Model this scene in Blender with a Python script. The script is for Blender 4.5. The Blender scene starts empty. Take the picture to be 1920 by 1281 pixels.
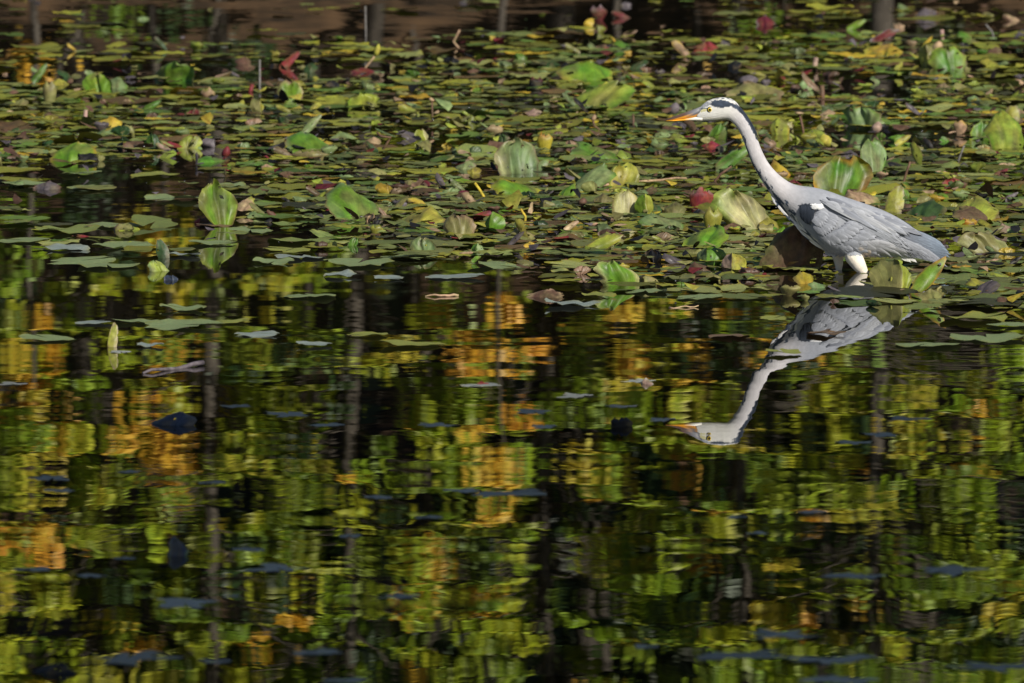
import bpy, math, random
import numpy as np
from mathutils import Vector, noise as mnoise

R = math.radians
rng = np.random.default_rng(7)
random.seed(7)
scn = bpy.context.scene
C = scn.collection

# ------------------------------------------------------------------ camera
LENS, CAM_H, PITCH = 337.0, 2.65, R(5.46)
cam_d = bpy.data.cameras.new('camera')
cam = bpy.data.objects.new('camera', cam_d); C.objects.link(cam)
cam.location = (0, 0, CAM_H); cam.rotation_euler = (R(90) - PITCH, 0, 0)
cam_d.lens = LENS; cam_d.sensor_width = 36; cam_d.clip_end = 800; cam_d.clip_start = 0.1
cam_d.dof.use_dof = True; cam_d.dof.focus_distance = 30.1; cam_d.dof.aperture_fstop = 9.5
scn.camera = cam
FPX = 1920 * LENS / 36.0
# ------------------------------------------------------------------ light
SUN_EL, SUN_AZ = R(37), R(144)          # azimuth measured from +Y towards +X
w = bpy.data.worlds.new('World'); scn.world = w; w.use_nodes = True
nt = w.node_tree; nt.nodes.clear()
sky = nt.nodes.new('ShaderNodeTexSky'); sky.sky_type = 'NISHITA'; sky.sun_disc = False
sky.sun_elevation = SUN_EL; sky.sun_rotation = SUN_AZ
bg = nt.nodes.new('ShaderNodeBackground'); bg.inputs['Strength'].default_value = 0.07
wo = nt.nodes.new('ShaderNodeOutputWorld')
nt.links.new(sky.outputs[0], bg.inputs[0]); nt.links.new(bg.outputs[0], wo.inputs[0])
sd = bpy.data.lights.new('sun', 'SUN'); sd.energy = 5.0; sd.angle = R(0.53); sd.color = (1.0, 0.94, 0.84)
sun = bpy.data.objects.new('sun', sd); C.objects.link(sun)
tosun = Vector((math.sin(SUN_AZ) * math.cos(SUN_EL), math.cos(SUN_AZ) * math.cos(SUN_EL), math.sin(SUN_EL)))
sun.rotation_euler = tosun.to_track_quat('Z', 'Y').to_euler()
sun.location = tosun * 60
scn.view_settings.view_transform = 'Standard'; scn.view_settings.look = 'None'
scn.view_settings.exposure = 0.06; scn.view_settings.gamma = 1.0
scn.cycles.use_denoising = True
scn.cycles.max_bounces = 6; scn.cycles.sample_clamp_indirect = 8

# ------------------------------------------------------------------ pixel helpers
cp, sp = math.cos(PITCH), math.sin(PITCH)
def ray(px, py):
    a, b = (px - 960) / FPX, -(py - 640.5) / FPX
    return (a, cp + b * sp, -sp + b * cp)
def ground(px, py):
    d = ray(px, py); t = -CAM_H / d[2]
    return (d[0] * t, d[1] * t)
def at(px, py, Y):
    d = ray(px, py); t = Y / d[1]
    return (d[0] * t, CAM_H + d[2] * t)
def proj(x, y, z=0.0):
    zc = y * cp - (z - CAM_H) * sp
    return 960 + FPX * x / zc, 640.5 - FPX * (y * sp + (z - CAM_H) * cp) / zc
def pxm(Y):
    return FPX / (Y * 1.006)

# ------------------------------------------------------------------ node helpers
def new_mat(name):
    m = bpy.data.materials.new(name); m.use_nodes = True
    m.node_tree.nodes.clear()
    return m, m.node_tree
def N(nt, t, **kw):
    n = nt.nodes.new('ShaderNode' + t)
    for k, v in kw.items():
        if k in n.inputs: n.inputs[k].default_value = v
        else: setattr(n, k, v)
    return n
def L(nt, a, b): nt.links.new(a, b)
def math_n(nt, op, a, b=None):
    n = N(nt, 'Math', operation=op)
    for i, v in enumerate((a, b)):
        if v is None: continue
        if hasattr(v, 'node'): L(nt, v, n.inputs[i])
        else: n.inputs[i].default_value = v
    return n.outputs[0]
def mixc(nt, fac, a, b, mode='MIX'):
    n = N(nt, 'Mix', data_type='RGBA', blend_type=mode)
    for s, v in ((n.inputs[0], fac), (n.inputs[6], a), (n.inputs[7], b)):
        if hasattr(v, 'node'): L(nt, v, s)
        else: s.default_value = v if isinstance(v, float) else (*v, 1)
    return n.outputs[2]
def ramp(nt, fac, p0, p1):
    n = N(nt, 'MapRange'); n.clamp = True
    L(nt, fac, n.inputs[0]); n.inputs[1].default_value = p0; n.inputs[2].default_value = p1
    return n.outputs[0]

# ------------------------------------------------------------------ materials
def mat_water():
    m, t = new_mat('pond water')
    g = N(t, 'NewGeometry')
    def octave(sx, sy, ax, ay, seed):
        mp = N(t, 'Mapping'); mp.inputs['Scale'].default_value = (sx, sy, 1); mp.inputs['Location'].default_value = (seed, seed * 1.7, seed)
        L(t, g.outputs['Position'], mp.inputs[0])
        nz = N(t, 'TexNoise', Scale=1.0, Detail=1.5, Roughness=0.5); L(t, mp.outputs[0], nz.inputs['Vector'])
        s = N(t, 'VectorMath', operation='SUBTRACT'); L(t, nz.outputs['Color'], s.inputs[0]); s.inputs[1].default_value = (.5, .5, .5)
        k = N(t, 'VectorMath', operation='MULTIPLY'); L(t, s.outputs[0], k.inputs[0]); k.inputs[1].default_value = (ax, ay, 0)
        return k.outputs[0]
    o1 = octave(3.2, 5.0, 0.0046, 0.0056, 3.1)
    o2 = octave(1.1, 1.4, 0.0052, 0.0085, 11.7)
    o3 = octave(7.0, 13.0, 0.0014, 0.0026, 5.3)
    a = N(t, 'VectorMath', operation='ADD'); L(t, o1, a.inputs[0]); L(t, o2, a.inputs[1])
    b = N(t, 'VectorMath', operation='ADD'); L(t, a.outputs[0], b.inputs[0]); L(t, o3, b.inputs[1])
    lz = N(t, 'TexNoise', Scale=0.28, Detail=1.0); L(t, g.outputs['Position'], lz.inputs['Vector'])     # calmer and livelier patches
    am = math_n(t, 'MULTIPLY', ramp(t, lz.outputs['Fac'], .34, .66), 0.85)
    sc = N(t, 'VectorMath', operation='SCALE'); L(t, b.outputs[0], sc.inputs[0]); L(t, math_n(t, 'ADD', am, 0.4), sc.inputs['Scale'])
    c = N(t, 'VectorMath', operation='ADD'); L(t, sc.outputs[0], c.inputs[0]); c.inputs[1].default_value = (0, 0, 1)
    nn = N(t, 'VectorMath', operation='NORMALIZE'); L(t, c.outputs[0], nn.inputs[0])
    p = N(t, 'BsdfPrincipled', Roughness=0.0, IOR=1.9)
    p.inputs['Base Color'].default_value = (0.0035, 0.003, 0.0012, 1)
    L(t, nn.outputs[0], p.inputs['Normal'])
    o = N(t, 'OutputMaterial'); L(t, p.outputs[0], o.inputs[0])
    return m

def mat_leaf(name, rough=0.36, spec=0.5, transl=0.18, vein=0.5, scale=28.0, spot=0.35):
    """blade colour comes from the vertex colour times the object colour; veins, mottling and spots are procedural"""
    m, t = new_mat(name)
    at_ = N(t, 'Attribute', attribute_name='Col'); oi = N(t, 'ObjectInfo')
    base = mixc(t, 1.0, at_.outputs['Color'], oi.outputs['Color'], 'MULTIPLY')
    tc = N(t, 'TexCoord')
    off = N(t, 'VectorMath', operation='ADD'); L(t, tc.outputs['Object'], off.inputs[0])
    rv = N(t, 'CombineXYZ'); r100 = math_n(t, 'MULTIPLY', oi.outputs['Random'], 57.0)
    L(t, r100, rv.inputs[0]); L(t, r100, rv.inputs[2]); L(t, rv.outputs[0], off.inputs[1])
    n1 = N(t, 'TexNoise', Scale=scale, Detail=4.0, Roughness=0.6); L(t, off.outputs[0], n1.inputs['Vector'])
    n2 = N(t, 'TexNoise', Scale=scale * 3.2, Detail=3.0, Roughness=0.65); L(t, off.outputs[0], n2.inputs['Vector'])
    n3 = N(t, 'TexNoise', Scale=scale * .45, Detail=2.0); L(t, off.outputs[0], n3.inputs['Vector'])
    hs = N(t, 'HueSaturation'); L(t, base, hs.inputs['Color'])
    L(t, math_n(t, 'ADD', math_n(t, 'MULTIPLY', n1.outputs['Fac'], 2.1), -0.04), hs.inputs['Value'])
    L(t, math_n(t, 'ADD', math_n(t, 'MULTIPLY', n3.outputs['Fac'], -0.12), 0.56), hs.inputs['Hue'])
    uv = N(t, 'UVMap'); sx = N(t, 'SeparateXYZ'); L(t, uv.outputs[0], sx.inputs[0])
    wv = math_n(t, 'ABSOLUTE', math_n(t, 'SINE', math_n(t, 'ADD', math_n(t, 'MULTIPLY', sx.outputs[0], 44.0), math_n(t, 'MULTIPLY', n3.outputs['Fac'], 1.5))))
    vn = N(t, 'MapRange'); vn.clamp = True; L(t, wv, vn.inputs[0]); vn.inputs[1].default_value = 0.0; vn.inputs[2].default_value = 0.22; vn.inputs[3].default_value = 1.0; vn.inputs[4].default_value = 0.0
    veinf = math_n(t, 'MULTIPLY', vn.outputs[0], vein)
    lighter = mixc(t, 1.0, hs.outputs['Color'], (1.45, 1.45, 1.2), 'MULTIPLY')
    c1 = mixc(t, veinf, hs.outputs['Color'], lighter)
    sp_ = math_n(t, 'MULTIPLY', ramp(t, n2.outputs['Fac'], 0.62, 0.70), spot)
    c2 = mixc(t, sp_, c1, (0.05, 0.032, 0.014))
    p = N(t, 'BsdfPrincipled'); L(t, c2, p.inputs['Base Color'])
    p.inputs['Specular IOR Level'].default_value = spec
    L(t, math_n(t, 'ADD', math_n(t, 'MULTIPLY', n1.outputs['Fac'], 0.35), rough - 0.17), p.inputs['Roughness'])
    hsum = math_n(t, 'ADD', math_n(t, 'MULTIPLY', n1.outputs['Fac'], 1.0), math_n(t, 'MULTIPLY', veinf, -0.35))
    bp = N(t, 'Bump', Strength=0.22, Distance=0.006); L(t, hsum, bp.inputs['Height'])
    L(t, bp.outputs[0], p.inputs['Normal'])
    tr = N(t, 'BsdfTranslucent'); L(t, c2, tr.inputs[0])
    mx = N(t, 'MixShader', Fac=transl); L(t, p.outputs[0], mx.inputs[1]); L(t, tr.outputs[0], mx.inputs[2])
    o = N(t, 'OutputMaterial'); L(t, mx.outputs[0], o.inputs[0])
    return m

def mat_foliage(name, transl=0.25):
    m, t = new_mat(name)
    at_ = N(t, 'Attribute', attribute_name='Col')
    p = N(t, 'BsdfPrincipled', Roughness=0.5); L(t, at_.outputs['Color'], p.inputs['Base Color'])
    tr = N(t, 'BsdfTranslucent'); L(t, at_.outputs['Color'], tr.inputs[0])
    mx = N(t, 'MixShader', Fac=transl); L(t, p.outputs[0], mx.inputs[1]); L(t, tr.outputs[0], mx.inputs[2])
    o = N(t, 'OutputMaterial'); L(t, mx.outputs[0], o.inputs[0])
    return m

def mat_noise(name, ca, cb, scale=6, rough=0.85, bump=0.4, stretch=(1, 1, 1), spec=0.3):
    m, t = new_mat(name)
    tc = N(t, 'TexCoord'); mp = N(t, 'Mapping'); mp.inputs['Scale'].default_value = stretch; L(t, tc.outputs['Object'], mp.inputs[0])
    n1 = N(t, 'TexNoise', Scale=float(scale), Detail=6.0, Roughness=0.65); L(t, mp.outputs[0], n1.inputs['Vector'])
    col = mixc(t, ramp(t, n1.outputs['Fac'], .35, .65), ca, cb)
    p = N(t, 'BsdfPrincipled', Roughness=rough); L(t, col, p.inputs['Base Color']); p.inputs['Specular IOR Level'].default_value = spec
    bp = N(t, 'Bump', Strength=bump, Distance=0.02); L(t, n1.outputs['Fac'], bp.inputs['Height']); L(t, bp.outputs[0], p.inputs['Normal'])
    o = N(t, 'OutputMaterial'); L(t, p.outputs[0], o.inputs[0])
    return m

def mat_plumage(name, rough=0.75, bump=0.5):
    m, t = new_mat(name)
    at_ = N(t, 'Attribute', attribute_name='Col')
    uv = N(t, 'UVMap')
    mp = N(t, 'Mapping'); mp.inputs['Scale'].default_value = (1, 1, 1); L(t, uv.outputs[0], mp.inputs[0])
    n1 = N(t, 'TexNoise', Scale=1.0, Detail=3.0, Roughness=0.6); L(t, mp.outputs[0], n1.inputs['Vector'])
    tc = N(t, 'TexCoord')
    n2 = N(t, 'TexNoise', Scale=22.0, Detail=3.0); L(t, tc.outputs['Object'], n2.inputs['Vector'])
    v = math_n(t, 'ADD', math_n(t, 'MULTIPLY', n1.outputs['Fac'], 0.34), math_n(t, 'ADD', math_n(t, 'MULTIPLY', n2.outputs['Fac'], 0.34), 0.66))
    hs = N(t, 'HueSaturation'); L(t, at_.outputs['Color'], hs.inputs['Color']); L(t, v, hs.inputs['Value'])
    p = N(t, 'BsdfPrincipled', Roughness=rough); L(t, hs.outputs['Color'], p.inputs['Base Color'])
    p.inputs['Specular IOR Level'].default_value = 0.2
    p.inputs['Sheen Weight'].default_value = 0.12
    bp = N(t, 'Bump', Strength=bump, Distance=0.0025); L(t, n1.outputs['Fac'], bp.inputs['Height']); L(t, bp.outputs[0], p.inputs['Normal'])
    o = N(t, 'OutputMaterial'); L(t, p.outputs[0], o.inputs[0])
    return m
def mat_plain(name, col, rough, spec=0.5):
    m, t = new_mat(name)
    tc = N(t, 'TexCoord'); n1 = N(t, 'TexNoise', Scale=160.0, Detail=2.0); L(t, tc.outputs['Object'], n1.inputs['Vector'])
    c = mixc(t, ramp(t, n1.outputs['Fac'], .3, .7), tuple(x * .85 for x in col), tuple(min(1, x * 1.12) for x in col))
    p = N(t, 'BsdfPrincipled', Roughness=rough); L(t, c, p.inputs['Base Color']); p.inputs['Specular IOR Level'].default_value = spec
    o = N(t, 'OutputMaterial'); L(t, p.outputs[0], o.inputs[0])
    return m

M = dict(
    water=mat_water(),
    pad=mat_leaf('floating pad', rough=0.46, spec=0.35, transl=0.05, vein=0.35, scale=26, spot=0.5),
    leaf=mat_leaf('standing leaf', rough=0.46, spec=0.38, transl=0.10, vein=0.8, scale=24, spot=0.3),
    dry=mat_leaf('dry leaf', rough=0.6, spec=0.3, transl=0.1, vein=0.2, scale=60, spot=0.4),
    foliage=mat_foliage('tree foliage'),
    bark=mat_noise('bark', (0.04, 0.034, 0.027), (0.135, 0.115, 0.09), 5, 0.9, 0.8, (6, 6, 1)),
    ground=mat_noise('leaf litter ground', (0.010, 0.007, 0.004), (0.10, 0.058, 0.028), 2.2, 0.95, 0.8),
    stalk=mat_noise('dry stalk', (0.10, 0.07, 0.055), (0.24, 0.19, 0.16), 60, 0.7, 0.5),
    plume=mat_plumage('plumage'), bill=mat_plumage('bill horn', 0.35, 0.2),
    iris=mat_plain('yellow iris', (0.75, 0.55, 0.06), 0.15), pupil=mat_plain('black pupil', (0.005, 0.005, 0.005), 0.05, 0.8),
)

# ------------------------------------------------------------------ mesh helpers
def mesh(name, V, F, col=None, uv=None, mat=None, smooth=True):
    me = bpy.data.meshes.new(name)
    V = np.asarray(V, dtype=np.float32)
    if isinstance(F, np.ndarray):
        k = F.shape[1]; nf = len(F)
        me.vertices.add(len(V)); me.vertices.foreach_set('co', V.ravel())
        me.loops.add(nf * k); me.loops.foreach_set('vertex_index', F.astype(np.int32).ravel())
        me.polygons.add(nf); me.polygons.foreach_set('loop_start', np.arange(0, nf * k, k, dtype=np.int32))
        me.update(calc_edges=True)
    else:
        me.from_pydata([tuple(v) for v in V], [], F); me.update()
    if col is not None:
        col = np.asarray(col, dtype=np.float32)
        c4 = np.ones((len(V), 4), dtype=np.float32); c4[:, :3] = col
        a = me.color_attributes.new('Col', 'FLOAT_COLOR', 'POINT'); a.data.foreach_set('color', c4.ravel())
    if uv is not None:
        ul = me.uv_layers.new(name='UVMap')
        li = np.empty(len(me.loops), dtype=np.int32); me.loops.foreach_get('vertex_index', li)
        ul.data.foreach_set('uv', np.asarray(uv, dtype=np.float32)[li].ravel())
    if smooth: me.polygons.foreach_set('use_smooth', np.ones(len(me.polygons), dtype=bool))
    if mat: me.materials.append(mat)
    return me
def obj(name, me, parent=None, loc=None, rz=0, label=None, cat=None, group=None, kind=None, color=None):
    o = bpy.data.objects.new(name, me); C.objects.link(o)
    if parent: o.parent = parent
    if loc is not None: o.location = loc
    if rz: o.rotation_euler = (0, 0, rz)
    if label: o['label'] = label
    if cat: o['category'] = cat
    if group: o['group'] = group
    if kind: o['kind'] = kind
    if color: o.color = (*color, 1)
    return o
def grid_faces(nu, nv, off=0, wrap=False):
    F = []
    for j in range(nv - 1):
        for i in range(nu if wrap else nu - 1):
            i2 = (i + 1) % nu
            F.append((off + j * nu + i, off + j * nu + i2, off + (j + 1) * nu + i2, off + (j + 1) * nu + i))
    return F
def tube(path, radii, n=7):
    """tapered closed tube along a polyline"""
    P = [Vector(p) for p in path]; V = []; prev = None
    for i, p in enumerate(P):
        d = (P[min(i + 1, len(P) - 1)] - P[max(i - 1, 0)]).normalized()
        if prev is None:
            a = d.orthogonal().normalized()
        else:
            a = (prev - d * prev.dot(d)).normalized()
        prev = a; b = d.cross(a)
        for k in range(n):
            t = 2 * math.pi * k / n
            V.append(p + (a * math.cos(t) + b * math.sin(t)) * radii[i])
    F = grid_faces(n, len(P), 0, True)
    F.append(tuple(range(n - 1, -1, -1))); F.append(tuple(range((len(P) - 1) * n, len(P) * n)))
    return [tuple(v) for v in V], F
def join(parts):
    V, F = [], []
    for v, f in parts:
        o = len(V); V += list(v); F += [tuple(i + o for i in q) for q in f]
    return V, F

# ------------------------------------------------------------------ setting: bed, banks, water
def ground_z(x, y):
    far = y - (67.5 + 0.5 * math.sin(x * .35) + .3 * math.sin(x * 1.1))
    near = 3.0 + 10.5 * min(1, max(0, (x - 2.8) / 3.2)) - y
    side = abs(x) - (26 + 2 * math.sin(y * .2))
    e = max(far, near, side)
    if e < -1.5: z = -0.32
    elif e < 0: z = -0.32 * (-e / 1.5)
    elif far == e: z = 2.5 * (1 - math.exp(-e / 2.8)) + 0.05 * e
    else: z = 0.5 * (1 - math.exp(-e / 1.5)) + 0.02 * e
    if y > 77: z += .42 * min(y - 77, 60)
    return z + (0.08 * mnoise.noise((x * .6, y * .6, 0)) if e > 0.3 else 0)
xs = sorted(set(list(np.linspace(-300, -30, 12)) + list(np.linspace(-30, 30, 81)) + list(np.linspace(30, 300, 12))))
ys = sorted(set(list(np.linspace(-200, -5, 10)) + list(np.linspace(-5, 64, 70)) + list(np.linspace(64, 78, 36)) + list(np.linspace(78, 400, 14))))
V = [(x, y, ground_z(x, y)) for y in ys for x in xs]
obj('ground', mesh('ground', V, grid_faces(len(xs), len(ys)), mat=M['ground']), kind='structure')
V = [(-34, 0, 0), (34, 0, 0), (34, 71, 0), (-34, 71, 0)]
obj('pond_water', mesh('pond_water', V, [(0, 1, 2, 3)], mat=M['water']), kind='structure')

# ------------------------------------------------------------------ woods round the pond
def leaf_cloud(centers, radii, n_each, size, cols, jitter=0.25, flat=0.6, rg=rng, face=(.25, -.75, .55)):
    """diamond leaves scattered in clumps; one colour per clump with jitter per leaf"""
    P, K, S = [], [], []
    for c, r, col in zip(centers, radii, cols):
        n = n_each
        d = rg.normal(size=(n, 3)) * np.array([r, r, r * flat]) * 0.6
        P.append(np.asarray(c) + d)
        K.append(np.asarray(col) * (1 + rg.uniform(-jitter, jitter, (n, 1))) * (1 + rg.uniform(-.08, .08, (n, 3))))
        S.append(size * rg.uniform(.65, 1.35, n))
    P = np.concatenate(P); K = np.concatenate(K); S = np.concatenate(S); n = len(P)
    nrm = rg.normal(size=(n, 3)) * .75 + np.array(face); nrm /= np.linalg.norm(nrm, axis=1, keepdims=True)
    a = rg.normal(size=(n, 3)); a -= nrm * np.sum(a * nrm, 1, keepdims=True); a /= np.linalg.norm(a, axis=1, keepdims=True)
    b = np.cross(nrm, a)
    s = S[:, None]
    V = np.stack([P - a * s * .55, P + b * s * .3 + nrm * s * .05, P + a * s * .55, P - b * s * .3 + nrm * s * .05], 1).reshape(-1, 3)
    F = np.arange(n * 4).reshape(n, 4)
    return V, F, np.repeat(np.clip(K, 0, .9), 4, 0)
GREEN = [(0.12, 0.19, 0.010), (0.19, 0.26, 0.013), (0.25, 0.30, 0.016)]
LIME = [(0.33, 0.41, 0.018), (0.42, 0.45, 0.022), (0.24, 0.35, 0.015)]
YELL = [(0.48, 0.40, 0.028), (0.38, 0.36, 0.025)]
ORNG = [(0.72, 0.42, 0.035), (0.66, 0.34, 0.03), (0.74, 0.50, 0.05)]
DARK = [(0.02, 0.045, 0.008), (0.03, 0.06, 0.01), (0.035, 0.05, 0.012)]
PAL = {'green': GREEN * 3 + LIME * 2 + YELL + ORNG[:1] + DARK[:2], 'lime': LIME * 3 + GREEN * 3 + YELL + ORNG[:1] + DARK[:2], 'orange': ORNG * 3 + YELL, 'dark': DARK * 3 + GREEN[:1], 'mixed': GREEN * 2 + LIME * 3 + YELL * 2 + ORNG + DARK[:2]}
def tree(name, x, y, h, z0, spread, pal, n_clump, n_leaf, lsize, clr, label, group, trunk_r=.08, cat='tree', bend=.3):
    zb = ground_z(x, y) - .1
    root = obj(name, None, loc=(x, y, zb), label=label, cat=cat, group=group)
    rg = np.random.default_rng(int(abs(x * 977 + y * 131)) + 5)
    bx, by = rg.uniform(-bend, bend, 2)
    path = [(bx * math.sin(k / 7 * 2.6) + rg.uniform(-.04, .04), by * math.sin(k / 7 * 2.2), k / 7 * h * .92) for k in range(8)]
    parts = [tube(path, [trunk_r * (1.25 - k / 7 * 1.05) for k in range(8)], 8)]
    cents, rads, cols = [], [], []
    for k in range(n_clump):
        f = rg.uniform(0, 1); z = z0 + (h - z0) * f
        wdt = spread * (0.55 + .75 * math.sin(math.pi * min(1, f * .85 + .18)))
        an = rg.uniform(0, 2 * math.pi); rr = wdt * math.sqrt(rg.uniform(.08, 1))
        i = min(6, int(z / h * 7)); tx, ty = path[i][0], path[i][1]
        c = (tx + rr * math.cos(an), ty + rr * math.sin(an) * .9, z + rg.uniform(-.1, .3))
        cents.append(c); rads.append(clr * rg.uniform(.6, 1.4)); p = PAL[pal]; cols.append(p[rg.integers(len(p))])
        if k % 3 == 0:
            zi = max(.4, z - rr * .45)
            j = min(6, int(zi / (h * .92) * 7)); fr = zi / (h * .92) * 7 - j
            s = tuple(path[j][q] + (path[j + 1][q] - path[j][q]) * min(1, fr) for q in range(3))
            mid = tuple((s[q] + c[q]) / 2 + (0, 0, .12 * rr)[q] + rg.uniform(-.06, .06) for q in range(3))
            parts.append(tube([s, mid, c], [trunk_r * .32, trunk_r * .2, trunk_r * .06], 5))
    Vt, Ft = join(parts)
    obj('trunk', mesh('trunk', Vt, Ft, mat=M['bark']), root)
    V, F, K = leaf_cloud(cents, rads, n_leaf, lsize, cols, rg=rg)
    obj('crown', mesh('crown', V, F, K, mat=M['foliage'], smooth=False), root)
    return root
G1 = 'trees along the far bank, mirrored in the pond'
rr = np.random.default_rng(21)
front = [(-7.0, 'green'), (-5.6, 'lime'), (-4.4, 'mixed'), (-3.2, 'lime'), (-2.1, 'green'), (-1.0, 'lime'), (0.35, 'green'), (1.6, 'mixed'), (2.7, 'green'), (3.9, 'green'), (5.2, 'mixed'), (6.6, 'green')]
lab = {'green': 'slim green-leaved tree overhanging the far edge of the pond', 'lime': 'slim yellow-green tree overhanging the far edge of the pond', 'mixed': 'slim tree with green, yellow and orange leaves overhanging the far edge of the pond'}
for i, (x, p) in enumerate(front):
    tree('bank_tree', x, 69.2 + rr.uniform(-.5, 1.2), rr.uniform(7.5, 9.5), rr.uniform(1.2, 2.0), rr.uniform(.8, 1.15), p, 310, 40, .082, .115, lab[p], G1 + ', ' + p, trunk_r=rr.uniform(.05, .09))
for i, (x, h, z0, s) in enumerate([(-.05, 4.4, 1.6, .2), (.75, 3.6, 1.5, .22), (-3.45, 4.3, 2.6, .2), (1.75, 3.2, 1.6, .18), (-2.6, 3.8, 1.8, .14)]):
    tree('beech_sapling', x, 68.6 + .2 * i, h, z0, s, 'orange', 15, 50, .08, .10, 'thin sapling with orange autumn leaves on the far bank', 'orange saplings on the far bank', trunk_r=.025, bend=.1)
for i in range(9):
    x = -13 + i * 3.3 + rr.uniform(-.6, .6)
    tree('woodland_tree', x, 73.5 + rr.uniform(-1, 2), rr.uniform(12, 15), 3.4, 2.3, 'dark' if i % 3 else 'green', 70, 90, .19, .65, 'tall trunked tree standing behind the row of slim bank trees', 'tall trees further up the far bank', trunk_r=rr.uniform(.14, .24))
for i in range(10):
    x = -5.6 + i * 1.2 + rr.uniform(-.3, .3)
    s = tree('bank_shrub', x, 68.9 + rr.uniform(.3, 2.2), rr.uniform(.7, 1.5), .2, .35, 'dark' if i % 2 else 'mixed', 8, 70, .07, .2, 'low loose shrub on the leaf-strewn far bank', 'low shrubs on the far bank', trunk_r=.018, cat='shrub')
for i, x in enumerate([-4.9, -3.6, -2.75, -1.45, -.75, .5, 1.35, 2.5, 4.3]):
    y = 70.2 + rr.uniform(0, 2.5); b = rr.uniform(-.35, .35); z = ground_z(x, y) - .1; r = rr.uniform(.025, .06)
    wv = lambda k: rr.uniform(-.07, .07)
    main = [(0, 0, 0)] + [(b * (k / 6) ** 1.3 * 2 + wv(k), wv(k), k * 1.25) for k in range(1, 8)]
    bits = [tube(main, [r * (1.25 - .13 * k) for k in range(8)], 8)]
    for k in (1, 2, 3, 4, 5):
        p, s = main[k], rr.choice([-1, 1]); l = rr.uniform(.4, 1.1)
        bits.append(tube([p, (p[0] + s * l * .5, p[1] + wv(0), p[2] + l * .35), (p[0] + s * l * .9, p[1] + wv(0), p[2] + l * 1.0)], [r * .4, r * .28, r * .1], 5))
    Vt, Ft = join(bits)
    tr_ = obj('bare_trunk', mesh('bare_trunk', Vt, Ft, mat=M['bark']), loc=(x, y, z), label='bare grey trunk rising from the shaded far bank', cat='tree', group='bare trunks on the far bank')
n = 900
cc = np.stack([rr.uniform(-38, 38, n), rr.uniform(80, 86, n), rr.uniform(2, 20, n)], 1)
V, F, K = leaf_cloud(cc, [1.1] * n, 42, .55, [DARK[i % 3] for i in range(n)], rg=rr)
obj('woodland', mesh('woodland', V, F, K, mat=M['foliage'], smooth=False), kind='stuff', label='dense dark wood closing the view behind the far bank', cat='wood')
# trees of the near bank, right of the photographer: their crowns shade the foreground water
for i, (x, y, h, s) in enumerate([(9.2, 11.0, 12.6, 2.4), (12.8, 11.2, 12.4, 2.4), (6.6, 9.8, 13.0, 2.0), (10.6, 8.5, 14, 2.4), (8.4, 6.0, 13, 2.4)]):
    tree('near_bank_tree', x, y, h, 6.5, s, 'green', 80, 70, .34, .75, 'tall broad-leaved tree on the near bank shading the foreground water', 'trees on the near bank', trunk_r=.2)

# ------------------------------------------------------------------ lily pads
def pad_mesh(seed, rag=.05, wave=.05, cup=.02, bites=1, seg=30, rings=4, edge=(.75, .62, .35)):
    """unit-radius floating pad: deep notch, ragged and waving rim"""
    r_ = np.random.default_rng(seed)
    ph = r_.uniform(0, 6.28, 6); notch = r_.uniform(.12, .3)
    bite = [(r_.uniform(.6, 5.7), r_.uniform(.12, .35), r_.uniform(.2, .55)) for _ in range(bites)]
    V, UV, K = [(0, 0, 0)], [(0, 0)], [(1, 1, 1)]
    rs = [.3, .62, .88, 1.0][:rings]
    ell = r_.uniform(.82, 1.0)
    for j, r in enumerate(rs):
        for i in range(seg):
            f = i / (seg - 1); th = notch / 2 + f * (2 * math.pi - notch)
            R0 = 1 + rag * (math.sin(3 * th + ph[0]) + .7 * math.sin(7 * th + ph[1])) + r_.uniform(-rag, rag) * .7 * (r > .95)
            for (bt, bw, bd) in bite:
                R0 -= bd * math.exp(-((th - bt) / bw) ** 2)
            rad = r * R0
            z = wave * r ** 2.5 * (math.sin(2 * th + ph[2]) + .8 * math.sin(4 * th + ph[3]) + .6 * math.sin(7 * th + ph[4])) + cup * r * r
            z += r_.uniform(-.012, .012) * r
            V.append((rad * math.cos(th), rad * math.sin(th) * ell, z))
            UV.append((f, r)); e = max(0, (r - .82) / .18) * (.35 + .65 * (math.sin(5 * th + ph[5]) > .2))
            K.append(tuple(1 * (1 - e) + c * e * 1.25 for c in edge))
    F = []
    for i in range(seg - 1): F.append((0, 1 + i, 2 + i))
    for j in range(rings - 1):
        for i in range(seg - 1):
            a = 1 + j * seg + i; F.append((a, a + seg, a + seg + 1, a + 1))
    return V, F, K, UV
PADS = [pad_mesh(100 + i, rag=.03 + .02 * (i % 4), wave=(.015, .03, .05, .022)[i % 4], cup=(.0, .03, -.02, .05)[(i // 2) % 4], bites=i % 3) for i in range(16)]
PME = [mesh('pad', *p[:2], p[2], p[3], M['pad']) for p in PADS]
PC = {'olive': (0.20, 0.22, 0.045), 'sage': (0.17, 0.22, 0.095), 'green': (0.11, 0.19, 0.05), 'pale': (0.25, 0.285, 0.14), 'lime': (0.29, 0.31, 0.055), 'yellow': (0.48, 0.36, 0.05), 'brown': (0.13, 0.085, 0.05), 'dark': (0.045, 0.05, 0.03), 'slate': (0.20, 0.24, 0.22)}
interp = lambda x, xp, fp: float(np.interp(x, xp, fp))
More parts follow.
